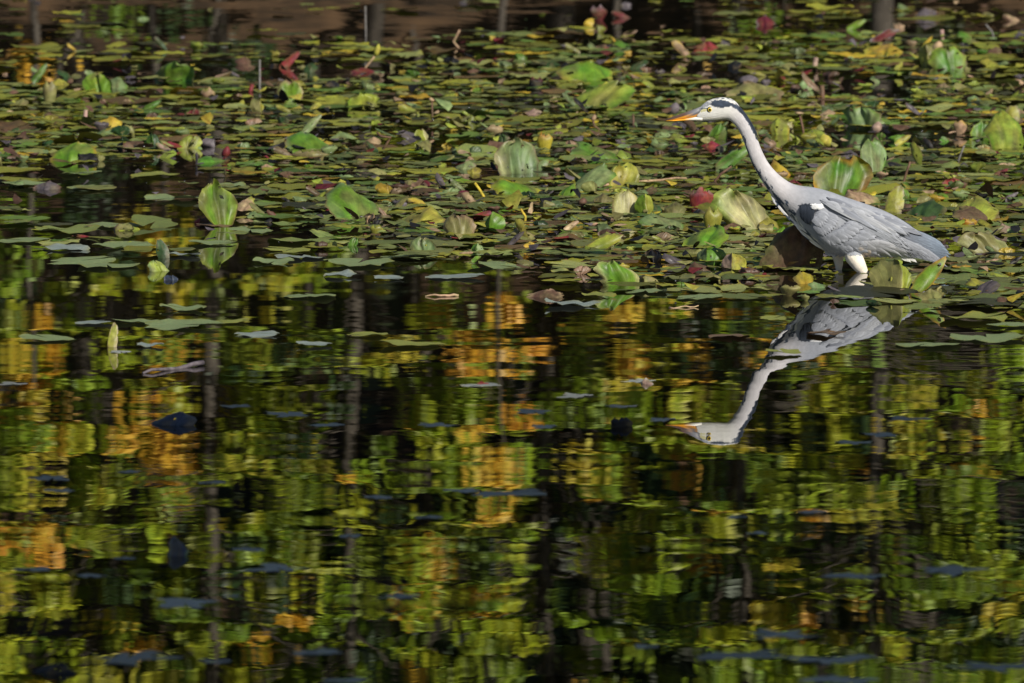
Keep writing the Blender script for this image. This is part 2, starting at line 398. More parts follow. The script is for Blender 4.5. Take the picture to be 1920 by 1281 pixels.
def cover(px, py):
    """how thickly the photograph's water is covered with pads here"""
    top = interp(px, [0, 450, 700, 880, 1000, 1500, 1920], [88, 78, 70, 55, 26, 20, 4])
    den = interp(px, [0, 330, 480, 600, 900, 1100, 1400, 1920], [312, 305, 325, 425, 470, 520, 535, 560])
    spa = interp(px, [0, 300, 600, 900, 1100, 1400, 1920], [345, 350, 470, 500, 548, 560, 600])
    if py < top: return .02
    if py < top + 60: return .08
    if py < top + 160: return .30
    if py < den: return .50
    if py < spa: return .10
    if px < 560 and py < 480: return .022
    return 0
pads = []      # x, y, z, radius, rot, tiltx, tilty, mesh, colourname, colour
pr = np.random.default_rng(99)
cell = {}
def too_close(x, y, r):
    cx, cy = int(x / .3), int(y / .3)
    for a in (-1, 0, 1):
        for b in (-1, 0, 1):
            for (u, v, q) in cell.get((cx + a, cy + b), ()):
                if (x - u) ** 2 + (y - v) ** 2 < ((r + q) * .66) ** 2: return True
    return False
names = list(PC)
wts = np.array([.27, .24, .12, .10, .09, .035, .08, .065, 0]); wts /= wts.sum()
wfar = np.array([1.5, .5, 1, .5, 1.8, 1.2, 1, 1.3, 1]); wnear = np.array([.8, 1.4, 1, 1.3, .6, .8, 1, 1, 1])
for k in range(42000):
    y = 27.6 + 18.6 * pr.uniform() ; hw = y * .0545 + .25
    x = pr.uniform(-hw, hw)
    px, py = proj(x, y)
    if pr.uniform() > cover(min(max(px, 0), 1920), py) * 1.0: continue
    gap = mnoise.noise((x * 1.1 + 3, y * .55, 2.0)) + .5 * mnoise.noise((x * 3.1, y * 1.6, 7.0))
    if gap < (-.08 if py < 150 else -.22 if py < 330 else -.30): continue
    if 1550 < px < 1650 and 497 < py < 545 or 1440 < px < 1540 and 508 < py < 540: continue
    r = pr.choice([.036, .055, .075, .095, .115], p=[.3, .3, .22, .12, .06]) * pr.uniform(.85, 1.15)
    if too_close(x, y, r): continue
    cell.setdefault((int(x / .3), int(y / .3)), []).append((x, y, r))
    ww = wts * (wfar if pr.uniform() < (y - 29) / 12 else wnear); cn = names[pr.choice(len(names), p=ww / ww.sum())]
    col = np.array(PC[cn]) * pr.uniform(.40, 1.05) * np.array([1.05, 1.0, .62])
    z = .004 + pr.uniform(0, .012)
    tl = R(1.6) if pr.uniform() > .06 else R(11)
    pads.append([x, y, z, r, pr.uniform(0, 6.28), pr.normal() * tl, pr.normal() * tl, int(pr.integers(16)), cn, col])
print('pads in the mat', len(pads))
def score(p):
    px, py = proj(p[0], p[1])
    if not (-20 < px < 1940 and -5 < py < 1290): return 0
    return p[3] / p[1] ** 1.5
pads.sort(key=score, reverse=True)
PLAB = {'olive': 'flat olive lily pad in the crowded mat of pads', 'sage': 'flat sage-green lily pad in the crowded mat of pads', 'green': 'flat deep green lily pad in the crowded mat of pads',
        'pale': 'flat pale grey-green lily pad in the crowded mat of pads', 'lime': 'flat yellow-green lily pad in the crowded mat of pads', 'yellow': 'flat bright yellow lily pad in the crowded mat of pads',
        'brown': 'flat withered brown lily pad in the crowded mat of pads', 'dark': 'flat blackened rotting lily pad in the crowded mat of pads'}
NIND = 250
for p in pads[:NIND]:
    o = obj('lily_pad', PME[p[7]], loc=(p[0], p[1], p[2]), label=PLAB[p[8]].replace('flat', 'small flat' if p[3] < .078 else 'broad flat' if p[3] > .1 else 'mid-sized flat'), cat='lily pad', group=('small ' if p[3] < .078 else 'broad ' if p[3] > .1 else 'mid-sized ') + p[8] + ' pads in the mat', color=tuple(p[9]))
    o.rotation_euler = (p[5], p[6], p[4]); o.scale = (p[3], p[3], p[3])
def bulk(items, name, label, cat):
    Vs, Fs, Ks, Us, off = [], [], [], [], 0
    tris = {}
    for p in items:
        v, f, k, u = PADS[p[7]]
        if p[7] not in tris:
            ff = []
            for q in f: ff += [(q[0], q[1], q[2])] + ([(q[0], q[2], q[3])] if len(q) == 4 else [])
            tris[p[7]] = (np.array(v), np.array(ff), np.array(k), np.array(u))
        v, f, k, u = tris[p[7]]
        ca, sa = math.cos(p[4]), math.sin(p[4])
        X = v[:, 0] * ca - v[:, 1] * sa; Y = v[:, 0] * sa + v[:, 1] * ca
        Z = v[:, 2] + X * -p[6] + Y * p[5]
        Vs.append(np.stack([X * p[3] + p[0], Y * p[3] + p[1], Z * p[3] + p[2]], 1)); Fs.append(f + off); Ks.append(k * p[9]); Us.append(u); off += len(v)
    obj(name, mesh(name, np.concatenate(Vs), np.concatenate(Fs), np.concatenate(Ks), np.concatenate(Us), M['pad']), kind='stuff', label=label, cat=cat)
bulk(pads[NIND:], 'lily_pad_mat', 'countless smaller floating pads filling the crowded mat', 'lily pads')

# single pads on the open water: px centre x, y, width px, colour, group key
OPEN = [(47, 453, 100, 'sage'), (205, 425, 125, 'sage'), (120, 468, 90, 'slate'), (232, 464, 120, 'sage'), (150, 492, 140, 'sage'), (200, 500, 130, 'sage'), (345, 480, 70, 'slate'), (395, 458, 90, 'sage'), (470, 434, 100, 'sage'),
        (400, 424, 70, 'brown'), (320, 375, 110, 'sage'), (60, 350, 110, 'sage'), (170, 352, 100, 'sage'), (290, 330, 100, 'olive'), (430, 352, 70, 'sage'), (150, 328, 90, 'sage'), (20, 340, 60, 'slate'),
        (565, 484, 112, 'slate'), (515, 493, 86, 'sage'), (670, 497, 140, 'sage'), (580, 557, 122, 'sage'), (765, 484, 110, 'sage'), (640, 519, 80, 'slate'), (730, 524, 60, 'slate'), (850, 521, 120, 'slate'), (540, 470, 90, 'olive'), (930, 500, 110, 'sage'), (910, 478, 90, 'olive'),
        (175, 607, 74, 'slate'), (255, 605, 90, 'sage'), (345, 581, 90, 'sage'), (340, 613, 150, 'sage'), (90, 637, 110, 'sage'), (480, 629, 90, 'slate'), (280, 650, 56, 'slate'), (590, 649, 70, 'slate'), (430, 605, 90, 'olive'),
        (690, 630, 80, 'olive'), (1070, 573, 110, 'slate'), (770, 648, 120, 'olive'), (1310, 560, 104, 'sage'), (1370, 632, 86, 'brown'), (1545, 628, 80, 'brown'), (1470, 664, 80, 'olive'), (1740, 648, 140, 'sage'), (1850, 636, 150, 'sage'), (1830, 600, 130, 'olive'), (1450, 600, 60, 'olive'), (1890, 612, 80, 'sage'), (1210, 548, 90, 'sage'), (1120, 556, 70, 'olive')]
for i, (px, py, wd, cn) in enumerate(OPEN):
    x, y = ground(px, py); s = wd / 2 / pxm(y)
    o = obj('lily_pad', PME[(i * 5) % 16], loc=(x, y, .006), label=('small ' if wd < 85 else 'broad ' if wd > 115 else 'mid-sized ') + {'sage': 'flat sage-green lily pad floating apart on the open water', 'slate': 'flat grey-green lily pad floating apart on the open water', 'brown': 'flat withered brown lily pad floating apart on the open water', 'olive': 'flat olive lily pad floating apart on the open water'}[cn],
            cat='lily pad', group=('small ' if wd < 85 else 'broad ' if wd > 115 else 'mid-sized ') + cn + ' pads on the open water', color=PC[cn])
    o.rotation_euler = (R(pr.uniform(-3, 3)), R(pr.uniform(-3, 3)), pr.uniform(0, 6.28)); o.scale = (s, s, s)
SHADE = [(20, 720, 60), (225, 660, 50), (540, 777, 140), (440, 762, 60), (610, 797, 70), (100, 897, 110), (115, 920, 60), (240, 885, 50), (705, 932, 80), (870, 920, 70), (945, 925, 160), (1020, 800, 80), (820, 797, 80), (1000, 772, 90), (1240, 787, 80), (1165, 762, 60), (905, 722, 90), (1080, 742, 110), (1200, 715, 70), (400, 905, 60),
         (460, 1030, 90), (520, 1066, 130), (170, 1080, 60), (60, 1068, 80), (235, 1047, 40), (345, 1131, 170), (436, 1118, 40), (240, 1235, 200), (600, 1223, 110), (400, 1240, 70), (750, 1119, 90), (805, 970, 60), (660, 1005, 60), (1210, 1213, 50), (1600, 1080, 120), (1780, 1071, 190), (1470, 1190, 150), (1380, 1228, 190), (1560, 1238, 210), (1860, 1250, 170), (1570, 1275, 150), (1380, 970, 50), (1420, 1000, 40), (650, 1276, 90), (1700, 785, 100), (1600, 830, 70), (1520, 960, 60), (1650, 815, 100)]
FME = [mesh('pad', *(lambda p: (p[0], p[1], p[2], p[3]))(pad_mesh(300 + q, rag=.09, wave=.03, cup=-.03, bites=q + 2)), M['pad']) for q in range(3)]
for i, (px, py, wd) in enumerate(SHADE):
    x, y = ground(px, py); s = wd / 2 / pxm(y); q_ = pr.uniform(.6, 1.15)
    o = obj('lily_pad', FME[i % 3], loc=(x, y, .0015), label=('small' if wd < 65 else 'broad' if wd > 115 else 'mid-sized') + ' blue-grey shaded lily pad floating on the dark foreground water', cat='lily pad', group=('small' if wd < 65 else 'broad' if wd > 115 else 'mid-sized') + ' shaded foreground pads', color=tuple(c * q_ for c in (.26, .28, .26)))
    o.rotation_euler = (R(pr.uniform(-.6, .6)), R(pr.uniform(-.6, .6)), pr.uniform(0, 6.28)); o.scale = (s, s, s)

# ------------------------------------------------------------------ standing, folded and curled leaves, pods and stalks
LC = dict(g=(.115, .235, .022), gb=(.15, .28, .02), lg=(.29, .345, .045), yg=(.36, .34, .05), y=(.50, .36, .04), o=(.46, .20, .03), cr=(.46, .44, .20), sg=(.20, .275, .105), ol=(.25, .24, .08),
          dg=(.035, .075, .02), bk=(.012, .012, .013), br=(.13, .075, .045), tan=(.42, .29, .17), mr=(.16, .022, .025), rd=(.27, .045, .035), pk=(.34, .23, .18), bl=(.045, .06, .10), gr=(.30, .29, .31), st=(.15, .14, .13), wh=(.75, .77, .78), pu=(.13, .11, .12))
def fbm(x, y, s, seed=0):
    return mnoise.noise((x * s + seed, y * s - seed * .7, seed * 1.3))
def blade(kind, wd, h, c1, c2, seed, lean=.25, curl=.07, skew=0.0, base=.35, ang=0.0, a0=0.0, rag=.05):
    r_ = random.Random(seed); ph = [r_.uniform(0, 6.28) for _ in range(6)]
    c1, c2 = np.array(c1), np.array(c2)
    bites = [(r_.uniform(0, 6.28), r_.uniform(.08, .25), r_.uniform(.05, (.14 if kind in 'T' else .2))) for _ in range(r_.randint(0, 3) if wd < .12 else r_.randint(2, 4))]
    def bite(th):
        q = 0
        for bt, bw, bd in bites:
            dth = (th - bt + math.pi) % (2 * math.pi) - math.pi
            q += bd * math.exp(-(dth / bw) ** 2)
        return min(.6, q)
    V, K, UV = [], [], []
    def tint(e, a, b, lower=0):
        n = .5 + .5 * fbm(a, b, 2.2, seed)
        k = min(1, max(0, (e - .70) / .30 * .8 + (n - .5) * 1.5))
        c = c1 * (1 - k) + c2 * k
        st = min(1, max(0, (fbm(a + 5, b - 3, 1.7, seed + 11) - .05) * 2.6))            # dull weathered patches
        c = c * (1 - .55 * st) + np.array([.15, .12, .055]) * .55 * st
        bn = .85 * min(1, max(0, (e - .93) / .07)) * (fbm(a, b, 3.1, seed + 4) > .0)     # scorched rim
        return c * (1 - bn) + np.array([.16, .095, .05]) * bn
    if kind == 'D':
        base, lean, curl = max(base, .75), 1.0 + .5 * r_.random(), curl * .6
    if kind in 'UFD':
        nu, nv = 23, 15; bm = .48
        for j in range(nv):
            b = 1 - (1 - j / (nv - 1)) ** 1.5
            W = math.sqrt(max(0.06, 1 - (max(0, b - bm) / (1 - bm)) ** 2 * .985)) if b > bm else base + (1 - base) * (b / bm) ** .7
            for i in range(nu):
                a = i / (nu - 1) * 2 - 1
                edge = max(abs(a), 0 if b < .5 else (b - .5) * 2)
                jit = (r_.uniform(-rag, rag) if abs(a) > .95 or b > .98 else 0)
                bt_ = bite(math.atan2(b - .45, a)) * max(0, edge - .45) / .55 if b > .35 else 0
                x = (a * W * (1 + jit) * (1 - bt_) * .5 + .05 * math.sin(3 * b + ph[0])) * wd + skew * h * b
                z = (b + .05 * math.sin(4 * a + ph[1]) * b + (jit * .3 if b > .9 else 0)) * (1 - bt_ * .8 * b) * h
                if kind == 'U': y = curl * wd * (a * a - .3) * (1 if seed % 3 else -1) + lean * h * b ** 1.3
                elif kind == 'D':
                    am = a - .3 * math.sin(ph[4]); z *= 1 - .28 * am * am * b; z += h * .10 * math.sin(math.pi * b) * (1 - a * a)
                    y = lean * h * b + .10 * wd * a * a + .25 * h * b * b
                else: y = .42 * wd * abs(a - a0) + lean * h * b
                y += .018 * wd * (math.sin(5 * a + ph[2]) + math.sin(6 * b + ph[3]))
                th_ = math.atan2(a * W, b + .25); y += .014 * wd * math.sin(17 * th_ + ph[0]) * min(1, b * 1.5)
                y += (.09 if seed % 2 else -.06) * wd * math.exp(-((a - .25 * math.sin(ph[2])) / .14) ** 2) * (1 if kind != 'F' else 0)
                ed = max(0, max(abs(a), b) - .75) / .25
                y += .10 * wd * ed * ed * math.sin(ph[5] + 2.3 * a + 1.5 * b)
                V.append((x, y, z - .012))
                if kind == 'F': K.append((c1 if a < a0 else c2) * (1 + .25 * fbm(a, b, 2, seed)))
                else: K.append(tint(edge, a, b))
                UV.append((.5 + .32 * math.atan2(a * W, b + .35), b))
        F = grid_faces(nu, nv)
    elif kind == 'T':
        seg, rings = 34, 7; ca, sa = math.cos(ang), math.sin(ang)
        # long axis along ang; fit the bounding box
        La = wd / 2 / max(abs(ca), .35); Sa = max(.3 * La, (h / 2 - abs(sa) * La * .8)) if abs(ang) < 1.2 else wd / 2
        if abs(ang) >= 1.2: La = h / 2
        for j in range(rings):
            rr_ = j / (rings - 1)
            for i in range(seg):
                th = 2 * math.pi * i / seg
                R0 = rr_ * (1 + rag * math.sin(4 * th + ph[0]) + (r_.uniform(-rag, rag) if j == rings - 1 else 0)) * (1 - bite(th) * rr_ ** 2 * .7)
                u, v = R0 * math.cos(th), R0 * math.sin(th) * (1 - .25 * R0 * math.cos(th))
                x, z = u * La * ca - v * Sa * sa, u * La * sa + v * Sa * ca
                y = curl * wd * (v * v * 1.4 + .4 * u * u) + .45 * z + .02 * wd * math.sin(5 * u + ph[1])
                V.append((x, y, z)); K.append(tint(rr_, u, v)); UV.append((th / 6.283, rr_))
        zm = min(v[2] for v in V); V = [(x, y, z - zm - .012) for x, y, z in V]
        F = grid_faces(seg, rings, 0, True)
    else:   # 'K': blade rolled into an open cone or cup
        nu, nv = 23, 13
        for j in range(nv):
            b = j / (nv - 1)
            Rb = wd / 2 * (base + (1 - base) * math.sin(min(1, b * 1.15) * math.pi / 2) ** 1.1) * (1 if b < .75 else 1 - .45 * ((b - .75) / .25) ** 2)
            for i in range(nu):
                a = i / (nu - 1) * 2 - 1; phi = a * R(150)
                e = 1 + (r_.uniform(-rag, rag) * 2 if j == nv - 1 else 0)
                x = Rb * math.sin(phi) * (1 + .12 * a) + skew * h * b; y = -Rb * math.cos(phi) * .7 + lean * h * b * .5
                z = h * b * e * (1 - .22 * a * a * b + .08 * math.sin(3 * phi + ph[0]) * b)
                V.append((x, y, z - .012)); K.append(tint(max(b * .9, abs(a)), a, b)); UV.append((i / (nu - 1), b))
        F = grid_faces(nu, nv)
    out = []
    for (x, y, z) in V:
        q = Vector((x / wd * 2.6 + seed % 97, y / wd * 2.6, z / wd * 2.6))
        n1 = mnoise.noise(q); n2 = mnoise.noise(q * 2.7); n3 = mnoise.noise(q * 1.7 + Vector((9, 3, 1)))
        out.append((x + wd * (.03 * n3 + .008 * n2), y + wd * (.045 * n1 + .012 * n2), max(-.02, z + h * (.05 * n3 + .01 * n2) * min(1, max(0, z / h)))))
    V = out
    F = [f for f in F if not (mnoise.noise(Vector(V[f[0]]) * (6 / wd) + Vector((seed % 31, 0, 0))) > .67)]     # tears and holes
    return V, F, np.clip(np.array(K), .004, .9), UV
def lathe(prof, n=12):
    V = [(r * math.cos(2 * math.pi * k / n), r * math.sin(2 * math.pi * k / n), z) for r, z in prof for k in range(n)]
    return V, grid_faces(n, len(prof), 0, True)
# x0, x1, ytop, ybase (photo pixels), kind, inner colour, outer colour, label, extra shape settings
T_ = [
 (152, 212, 135, 173, 'U', 'gb', 'g', 'bright green rounded leaf standing half out of the water', dict(base=.9)),
 (200, 238, 140, 168, 'D', 'sg', 'g', 'dull green leaf leaning behind the bright green rounded leaf', {}),
 (283, 370, 109, 152, 'U', 'g', 'sg', 'green sheeny leaf with a peaked top rising before the dark water', dict(base=1.0, skew=.1)),
 (79, 106, 150, 197, 'K', 'ol', 'yg', 'small curled olive leaf with a pinkish edge, beside dark water', dict(base=.6)),
 (104, 136, 143, 160, 'D', 'yg', 'y', 'little yellow-green leaf tip above the curled olive leaf', {}),
 (170, 230, 215, 239, 'D', 'y', 'y', 'two-lobed bright yellow leaf lying on the mat', {}),
 (12, 50, 247, 267, 'D', 'br', 'bk', 'dark brown arched leaf at the rim of the open water', {}),
 (82, 174, 262, 303, 'D', 'gb', 'y', 'broad green leaf with a yellow nibbled rim', {}),
 (120, 168, 283, 303, 'F', 'bk', 'bk', 'black folded leaf in front of the yellow-rimmed green leaf', {}),  # shadowed fold of the green leaf, its shade painted black
 (265, 300, 246, 282, 'F', 'g', 'dg', 'green leaf folded along its middle with one dark half', dict(a0=.3)),
 (292, 326, 258, 283, 'T', 'pk', 'g', 'green leaf showing its pinkish back beside the folded green leaf', dict(ang=-.5)),
 (334, 376, 250, 279, 'U', 'lg', 'yg', 'square-topped yellow-green leaf with dark spots', dict(base=.9)),
 (375, 432, 288, 305, 'D', 'g', 'sg', 'low lens-shaped green leaf beside a red bud', {}),
 (375, 404, 162, 186, 'K', 'tan', 'yg', 'pinkish tan curled leaf opening like a flower', {}),
 (214, 248, 262, 283, 'F', 'bk', 'br', 'black arched leaf between two green leaves', {}),
 (345, 370, 198, 219, 'U', 'mr', 'br', 'small reddish brown upright leaf', {}),
 (285, 315, 204, 223, 'D', 'sg', 'g', 'small grey-green leaf tilted towards the light', {}),
 (524, 563, 101, 127, 'T', 'rd', 'mr', 'red leaf slanting up out of the far mat', dict(ang=.75)),
 (665, 717, 122, 137, 'D', 'mr', 'bk', 'low dark red leaf under a pale bud', {}),
 (529, 575, 147, 190, 'U', 'gb', 'tan', 'green upright leaf with a brown left margin', dict(base=.5)),
 (656, 725, 169, 201, 'U', 'lg', 'gb', 'yellow-green half-round leaf standing like a fan', dict(base=1.0)),
 (745, 792, 189, 216, 'T', 'lg', 'yg', 'yellow-green oval leaf tilted down to the right', dict(ang=-.45)),
 (877, 903, 156, 179, 'U', 'gb', 'o', 'small green leaf with an orange left side', dict(base=.5)),
 (817, 850, 165, 183, 'D', 'lg', 'y', 'small pair of yellow-green leaf tips', {}),
 (540, 628, 244, 287, 'D', 'g', 'sg', 'large glossy green leaf with white glare above an olive curl', {}),
 (545, 616, 277, 300, 'K', 'ol', 'tan', 'olive-brown rolled leaf lying under the large glossy leaf', dict(base=.9)),
 (785, 812, 238, 264, 'F', 'lg', 'cr', 'pale green folded leaf with a dry stem', {}),
 (480, 503, 180, 211, 'F', 'ol', 'yg', 'olive folded leaf beside a brown crumpled one', {}),
 (503, 526, 175, 190, 'D', 'tan', 'br', 'brown crumpled leaf beside the olive folded one', {}),
 (635, 688, 243, 268, 'D', 'sg', 'lg', 'pale green jagged leaf lying among red buds', dict(rag=.12)),
 (928, 1008, 254, 326, 'U', 'sg', 'cr', 'big pale grey-green leaf worn white in its middle', dict(base=.8)),
 (1045, 1158, 149, 205, 'D', 'lg', 'g', 'large green dome-shaped leaf with shining ribs', {}),
 (1067, 1172, 110, 151, 'D', 'gb', 'yg', 'large green leaf with bitten brown spots behind the dome-shaped leaf', {}),
 (1297, 1346, 74, 97, 'D', 'rd', 'mr', 'red leathery leaf lying beside a pale tan scrap', {}),
 (1261, 1298, 77, 108, 'T', 'tan', 'y', 'pale tan leaf scrap leaning against the red leathery leaf', dict(ang=-.8)),
 (1132, 1153, 79, 96, 'T', 'mr', 'rd', 'small maroon leaf in the far mat', dict(ang=-.5)),
 (1104, 1138, 8, 38, 'K', 'mr', 'gr', 'maroon curled leaf with a silver edge mirrored in dark water', {}),
 (1145, 1186, 14, 34, 'T', 'mr', 'bk', 'dark maroon leaf lying beyond the maroon curled leaf', dict(ang=-.35)),
 (990, 1018, 141, 163, 'K', 'bk', 'mr', 'round blackish leaf ball on the mat', dict(base=.7)),
 (965, 1013, 199, 216, 'D', 'pk', 'tan', 'pinkish brown flat leaf under the dome-shaped leaf', {}),
 (1362, 1475, 150, 188, 'D', 'ol', 'tan', 'large tan and olive leaf behind the heron\'s head', {}),
 (1005, 1036, 246, 283, 'K', 'y', 'o', 'yellow-orange curled leaf with a dark foot', dict(base=.4)),
 (1100, 1188, 265, 302, 'D', 'g', 'sg', 'wavy deep green leaf with a pale right margin', {}),
 (1077, 1113, 280, 303, 'D', 'wh', 'gr', 'small leaf glaring white in the sun', {}),  # sun glare put into the blade as white colour
 (1068, 1098, 290, 311, 'U', 'tan', 'pk', 'tan rounded leaf below the white glaring one', dict(base=.9)),
 (1304, 1341, 260, 277, 'D', 'rd', 'mr', 'red crumpled leaf under the heron\'s bill', {}),
 (1322, 1358, 226, 261, 'U', 'g', 'sg', 'green narrow-waisted leaf standing below the heron\'s chin', dict(base=1.3)),
 (1340, 1412, 270, 320, 'T', 'g', 'sg', 'long green leaf slanting up behind the heron\'s neck', dict(ang=.62)),
 (1268, 1288, 188, 212, 'U', 'sg', 'g', 'small green leaf beside a grey pod', {}),
 (1417, 1456, 25, 48, 'D', 'mr', 'gr', 'maroon leaf with a silver top at the far edge of the mat', {}),
 (1585, 1625, 30, 56, 'T', 'gb', 'g', 'glossy green leaf tip slanting over its reflection', dict(ang=.5)),
 (1716, 1760, 10, 37, 'D', 'pu', 'br', 'grey-purple mound of a rotten leaf', {}),
 (1630, 1686, 51, 82, 'T', 'mr', 'gr', 'maroon leaf with a silver upper side resting on a yellow one', dict(ang=.5)),
 (1610, 1680, 78, 104, 'D', 'y', 'yg', 'yellow ragged leaf carrying the maroon and silver one', {}),
 (1714, 1752, 78, 126, 'F', 'yg', 'ol', 'yellow-green folded upright leaf left of a frilled leaf', dict(a0=.2)),
 (1754, 1821, 84, 129, 'U', 'g', 'lg', 'frilled green upright leaf with a curled crest', dict(base=.9, rag=.1)),
 (1898, 1922, 22, 40, 'D', 'tan', 'br', 'tan leaf ball in the far mat', {}),
 (1581, 1652, 195, 242, 'U', 'sg', 'g', 'torn grey-green leaf with a jagged top', dict(base=.9, rag=.16)),
 (1786, 1813, 222, 251, 'K', 'tan', 'y', 'tan curled leaf with a yellow foot', {}),
 (1815, 1863, 222, 263, 'U', 'g', 'lg', 'green leaf standing beside the big glossy curled one', dict(base=.9, skew=.15)),
 (1858, 1928, 205, 278, 'D', 'lg', 'gb', 'big glossy yellow-green leaf curled up at its rim', {}),
 (1882, 1914, 191, 232, 'T', 'yg', 'ol', 'yellow-green flap rising over the big glossy curled leaf', dict(ang=1.3)),
 (1440, 1482, 217, 253, 'D', 'lg', 'y', 'green leaf with yellow flecks behind the heron\'s nape', {}),
 (1815, 1863, 271, 294, 'D', 'ol', 'o', 'tan and olive leaf pierced with little holes', {}),
 (1745, 1770, 282, 303, 'D', 'dg', 'bk', 'small dark leaf beside two thin sticks', {}),
 (1606, 1662, 258, 327, 'U', 'sg', 'g', 'pale striped green leaf standing behind the heron\'s back', dict(base=.5)),
 (1518, 1630, 291, 367, 'U', 'g', 'o', 'large olive-green leaf with an orange rim above the heron\'s back', dict(base=.75, skew=.18)),
 (1858, 1893, 310, 331, 'T', 'mr', 'bk', 'dark maroon leaf arched over the mat', dict(ang=.5)),
 (379, 446, 335, 424, 'U', 'gb', 'lg', 'tall glossy green leaf narrowing to its stalk in open water', dict(base=.12, lean=.15, skew=0)),
 (424, 464, 366, 402, 'D', 'tan', 'lg', 'brown-edged torn flap hanging beside the tall glossy leaf', {}),
 (358, 392, 403, 421, 'F', 'rd', 'br', 'rusty brown folded leaf at the foot of the tall glossy leaf', {}),
 (292, 316, 441, 484, 'T', 'dg', 'dg', 'dark green blade arching upright from the water', dict(ang=1.9)),
 (288, 321, 483, 509, 'U', 'lg', 'sg', 'pale green cone-shaped leaf tip in open water', dict(base=1.4)),
 (310, 338, 510, 526, 'F', 'bl', 'bl', 'dark blue-black triangular leaf tip', dict(base=1.2)),
 (194, 238, 413, 433, 'F', 'tan', 'ol', 'tan dry folded leaf on the open water', {}),
 (231, 272, 416, 433, 'D', 'lg', 'yg', 'yellow-green tilted leaf touching the tan dry one', {}),
 (107, 168, 434, 444, 'D', 'rd', 'br', 'long rust-brown leaf floating on the open water', {}),
 (203, 222, 597, 650, 'T', 'yg', 'tan', 'thin curled yellow-green leaf standing alone in the water', dict(ang=1.45)),
 (628, 728, 342, 411, 'D', 'gb', 'sg', 'big crinkled green leaf bulging out of the mat', {}),
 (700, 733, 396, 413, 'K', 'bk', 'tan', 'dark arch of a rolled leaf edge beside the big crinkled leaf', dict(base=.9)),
 (868, 905, 326, 345, 'D', 'gb', 'g', 'green leaf held up on a bright yellow stem', {}),
 (792, 858, 331, 355, 'D', 'br', 'tan', 'brown dried leaf with a frilled pale edge', dict(rag=.12)),
 (765, 809, 360, 386, 'T', 'y', 'yg', 'yellow curled leaf sloping down to the right', dict(ang=-.4)),
 (742, 822, 385, 426, 'D', 'yg', 'lg', 'yellow-green crumpled leaf with dark gaps', {}),
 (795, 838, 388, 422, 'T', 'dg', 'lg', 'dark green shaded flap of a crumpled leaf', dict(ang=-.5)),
 (832, 896, 397, 446, 'U', 'ol', 'tan', 'olive rounded leaf tilted in front of a red one', dict(base=.7)),
 (885, 923, 385, 409, 'T', 'rd', 'mr', 'red leaf tip rising behind two green leaves', dict(ang=.35)),
 (895, 929, 394, 437, 'F', 'g', 'gb', 'green folded leaf standing beside the olive rounded leaf', {}),
 (692, 719, 416, 441, 'K', 'yg', 'lg', 'small yellow curled leaf on the edge of the mat', {}),
 (772, 826, 441, 477, 'U', 'sg', 'ol', 'grey-green leaf cone mirrored in the open water', dict(base=.95)),
 (647, 668, 440, 461, 'U', 'g', 'dg', 'small deep green leaf tip on the edge of the mat', {}),
 (500, 527, 393, 411, 'T', 'br', 'mr', 'dark brown curled leaf tip in the water', dict(ang=-.7)),
 (480, 500, 404, 418, 'D', 'bk', 'bk', 'black rotting lump beside the dark brown curled leaf', {}),
 (881, 906, 451, 473, 'F', 'g', 'sg', 'small grey-green folded leaf near the grey-green cone', {}),
 (964, 1014, 423, 449, 'D', 'ol', 'br', 'olive-brown leaf beside a curled yellow stem', {}),
 (1048, 1112, 304, 360, 'D', 'sg', 'g', 'broad sage leaf with a dark hollow on its right', {}),
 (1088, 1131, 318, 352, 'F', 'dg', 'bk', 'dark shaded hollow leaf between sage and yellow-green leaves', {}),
 (1130, 1190, 305, 352, 'F', 'lg', 'yg', 'bright yellow-green leaf standing square beside the sage leaf', dict(a0=-.6, base=.9)),
 (960, 1043, 332, 371, 'D', 'gb', 'y', 'green leaf spotted with yellow', dict(rag=.1)),
 (1149, 1198, 351, 404, 'U', 'cr', 'yg', 'cream-yellow ribbed leaf standing with a scorched edge', dict(base=.8, skew=.15)),
 (1195, 1232, 361, 406, 'F', 'gb', 'lg', 'green folded leaf leaning on the cream-yellow ribbed leaf', {}),
 (1290, 1338, 350, 391, 'K', 'rd', 'pk', 'dusky red upright leaf rolled into a cone', dict(base=.8)),
 (1323, 1353, 343, 357, 'D', 'gb', 'o', 'little green leaf with an orange rim above the dusky red cone', {}),
 (1372, 1466, 350, 430, 'U', 'cr', 'lg', 'large cream leaf with green edge and a pale midrib before the heron\'s neck', dict(base=.5)),
 (1271, 1352, 418, 466, 'D', 'gb', 'lg', 'glossy green cupped leaf with a bright glare below a yellow bud leaf', {}),
 (1316, 1354, 386, 436, 'K', 'yg', 'lg', 'yellow-green leaf rolled like a bud', {}),
 (1295, 1353, 461, 499, 'F', 'sg', 'g', 'pale and green folded leaf under the glossy cupped leaf', dict(a0=-.1)),
 (1092, 1170, 427, 473, 'T', 'lg', 'yg', 'yellow-green oval leaf with yellow rim slanting up', dict(ang=.42)),
 (1160, 1198, 430, 460, 'D', 'ol', 'lg', 'olive leaf behind the slanting oval leaf', {}),
 (1131, 1208, 482, 535, 'U', 'gb', 'cr', 'round green leaf with a pale worn foot, mirrored at the edge of the mat', dict(base=.85)),
 (1184, 1226, 512, 538, 'F', 'br', 'ol', 'brown curled leaf beside the round mirrored leaf', {}),
 (1346, 1394, 471, 512, 'F', 'pk', 'yg', 'pink and yellow torn leaf with two points', dict(base=.8)),
 (1388, 1416, 497, 516, 'D', 'bk', 'bk', 'black wet leaf right of the pink and yellow one', {}),  # a black shadow, put in as a dark blade
 (1419, 1532, 416, 506, 'U', 'br', 'ol', 'big brown upright leaf standing under the heron\'s breast', dict(base=1.1, curl=.05, lean=.1)),
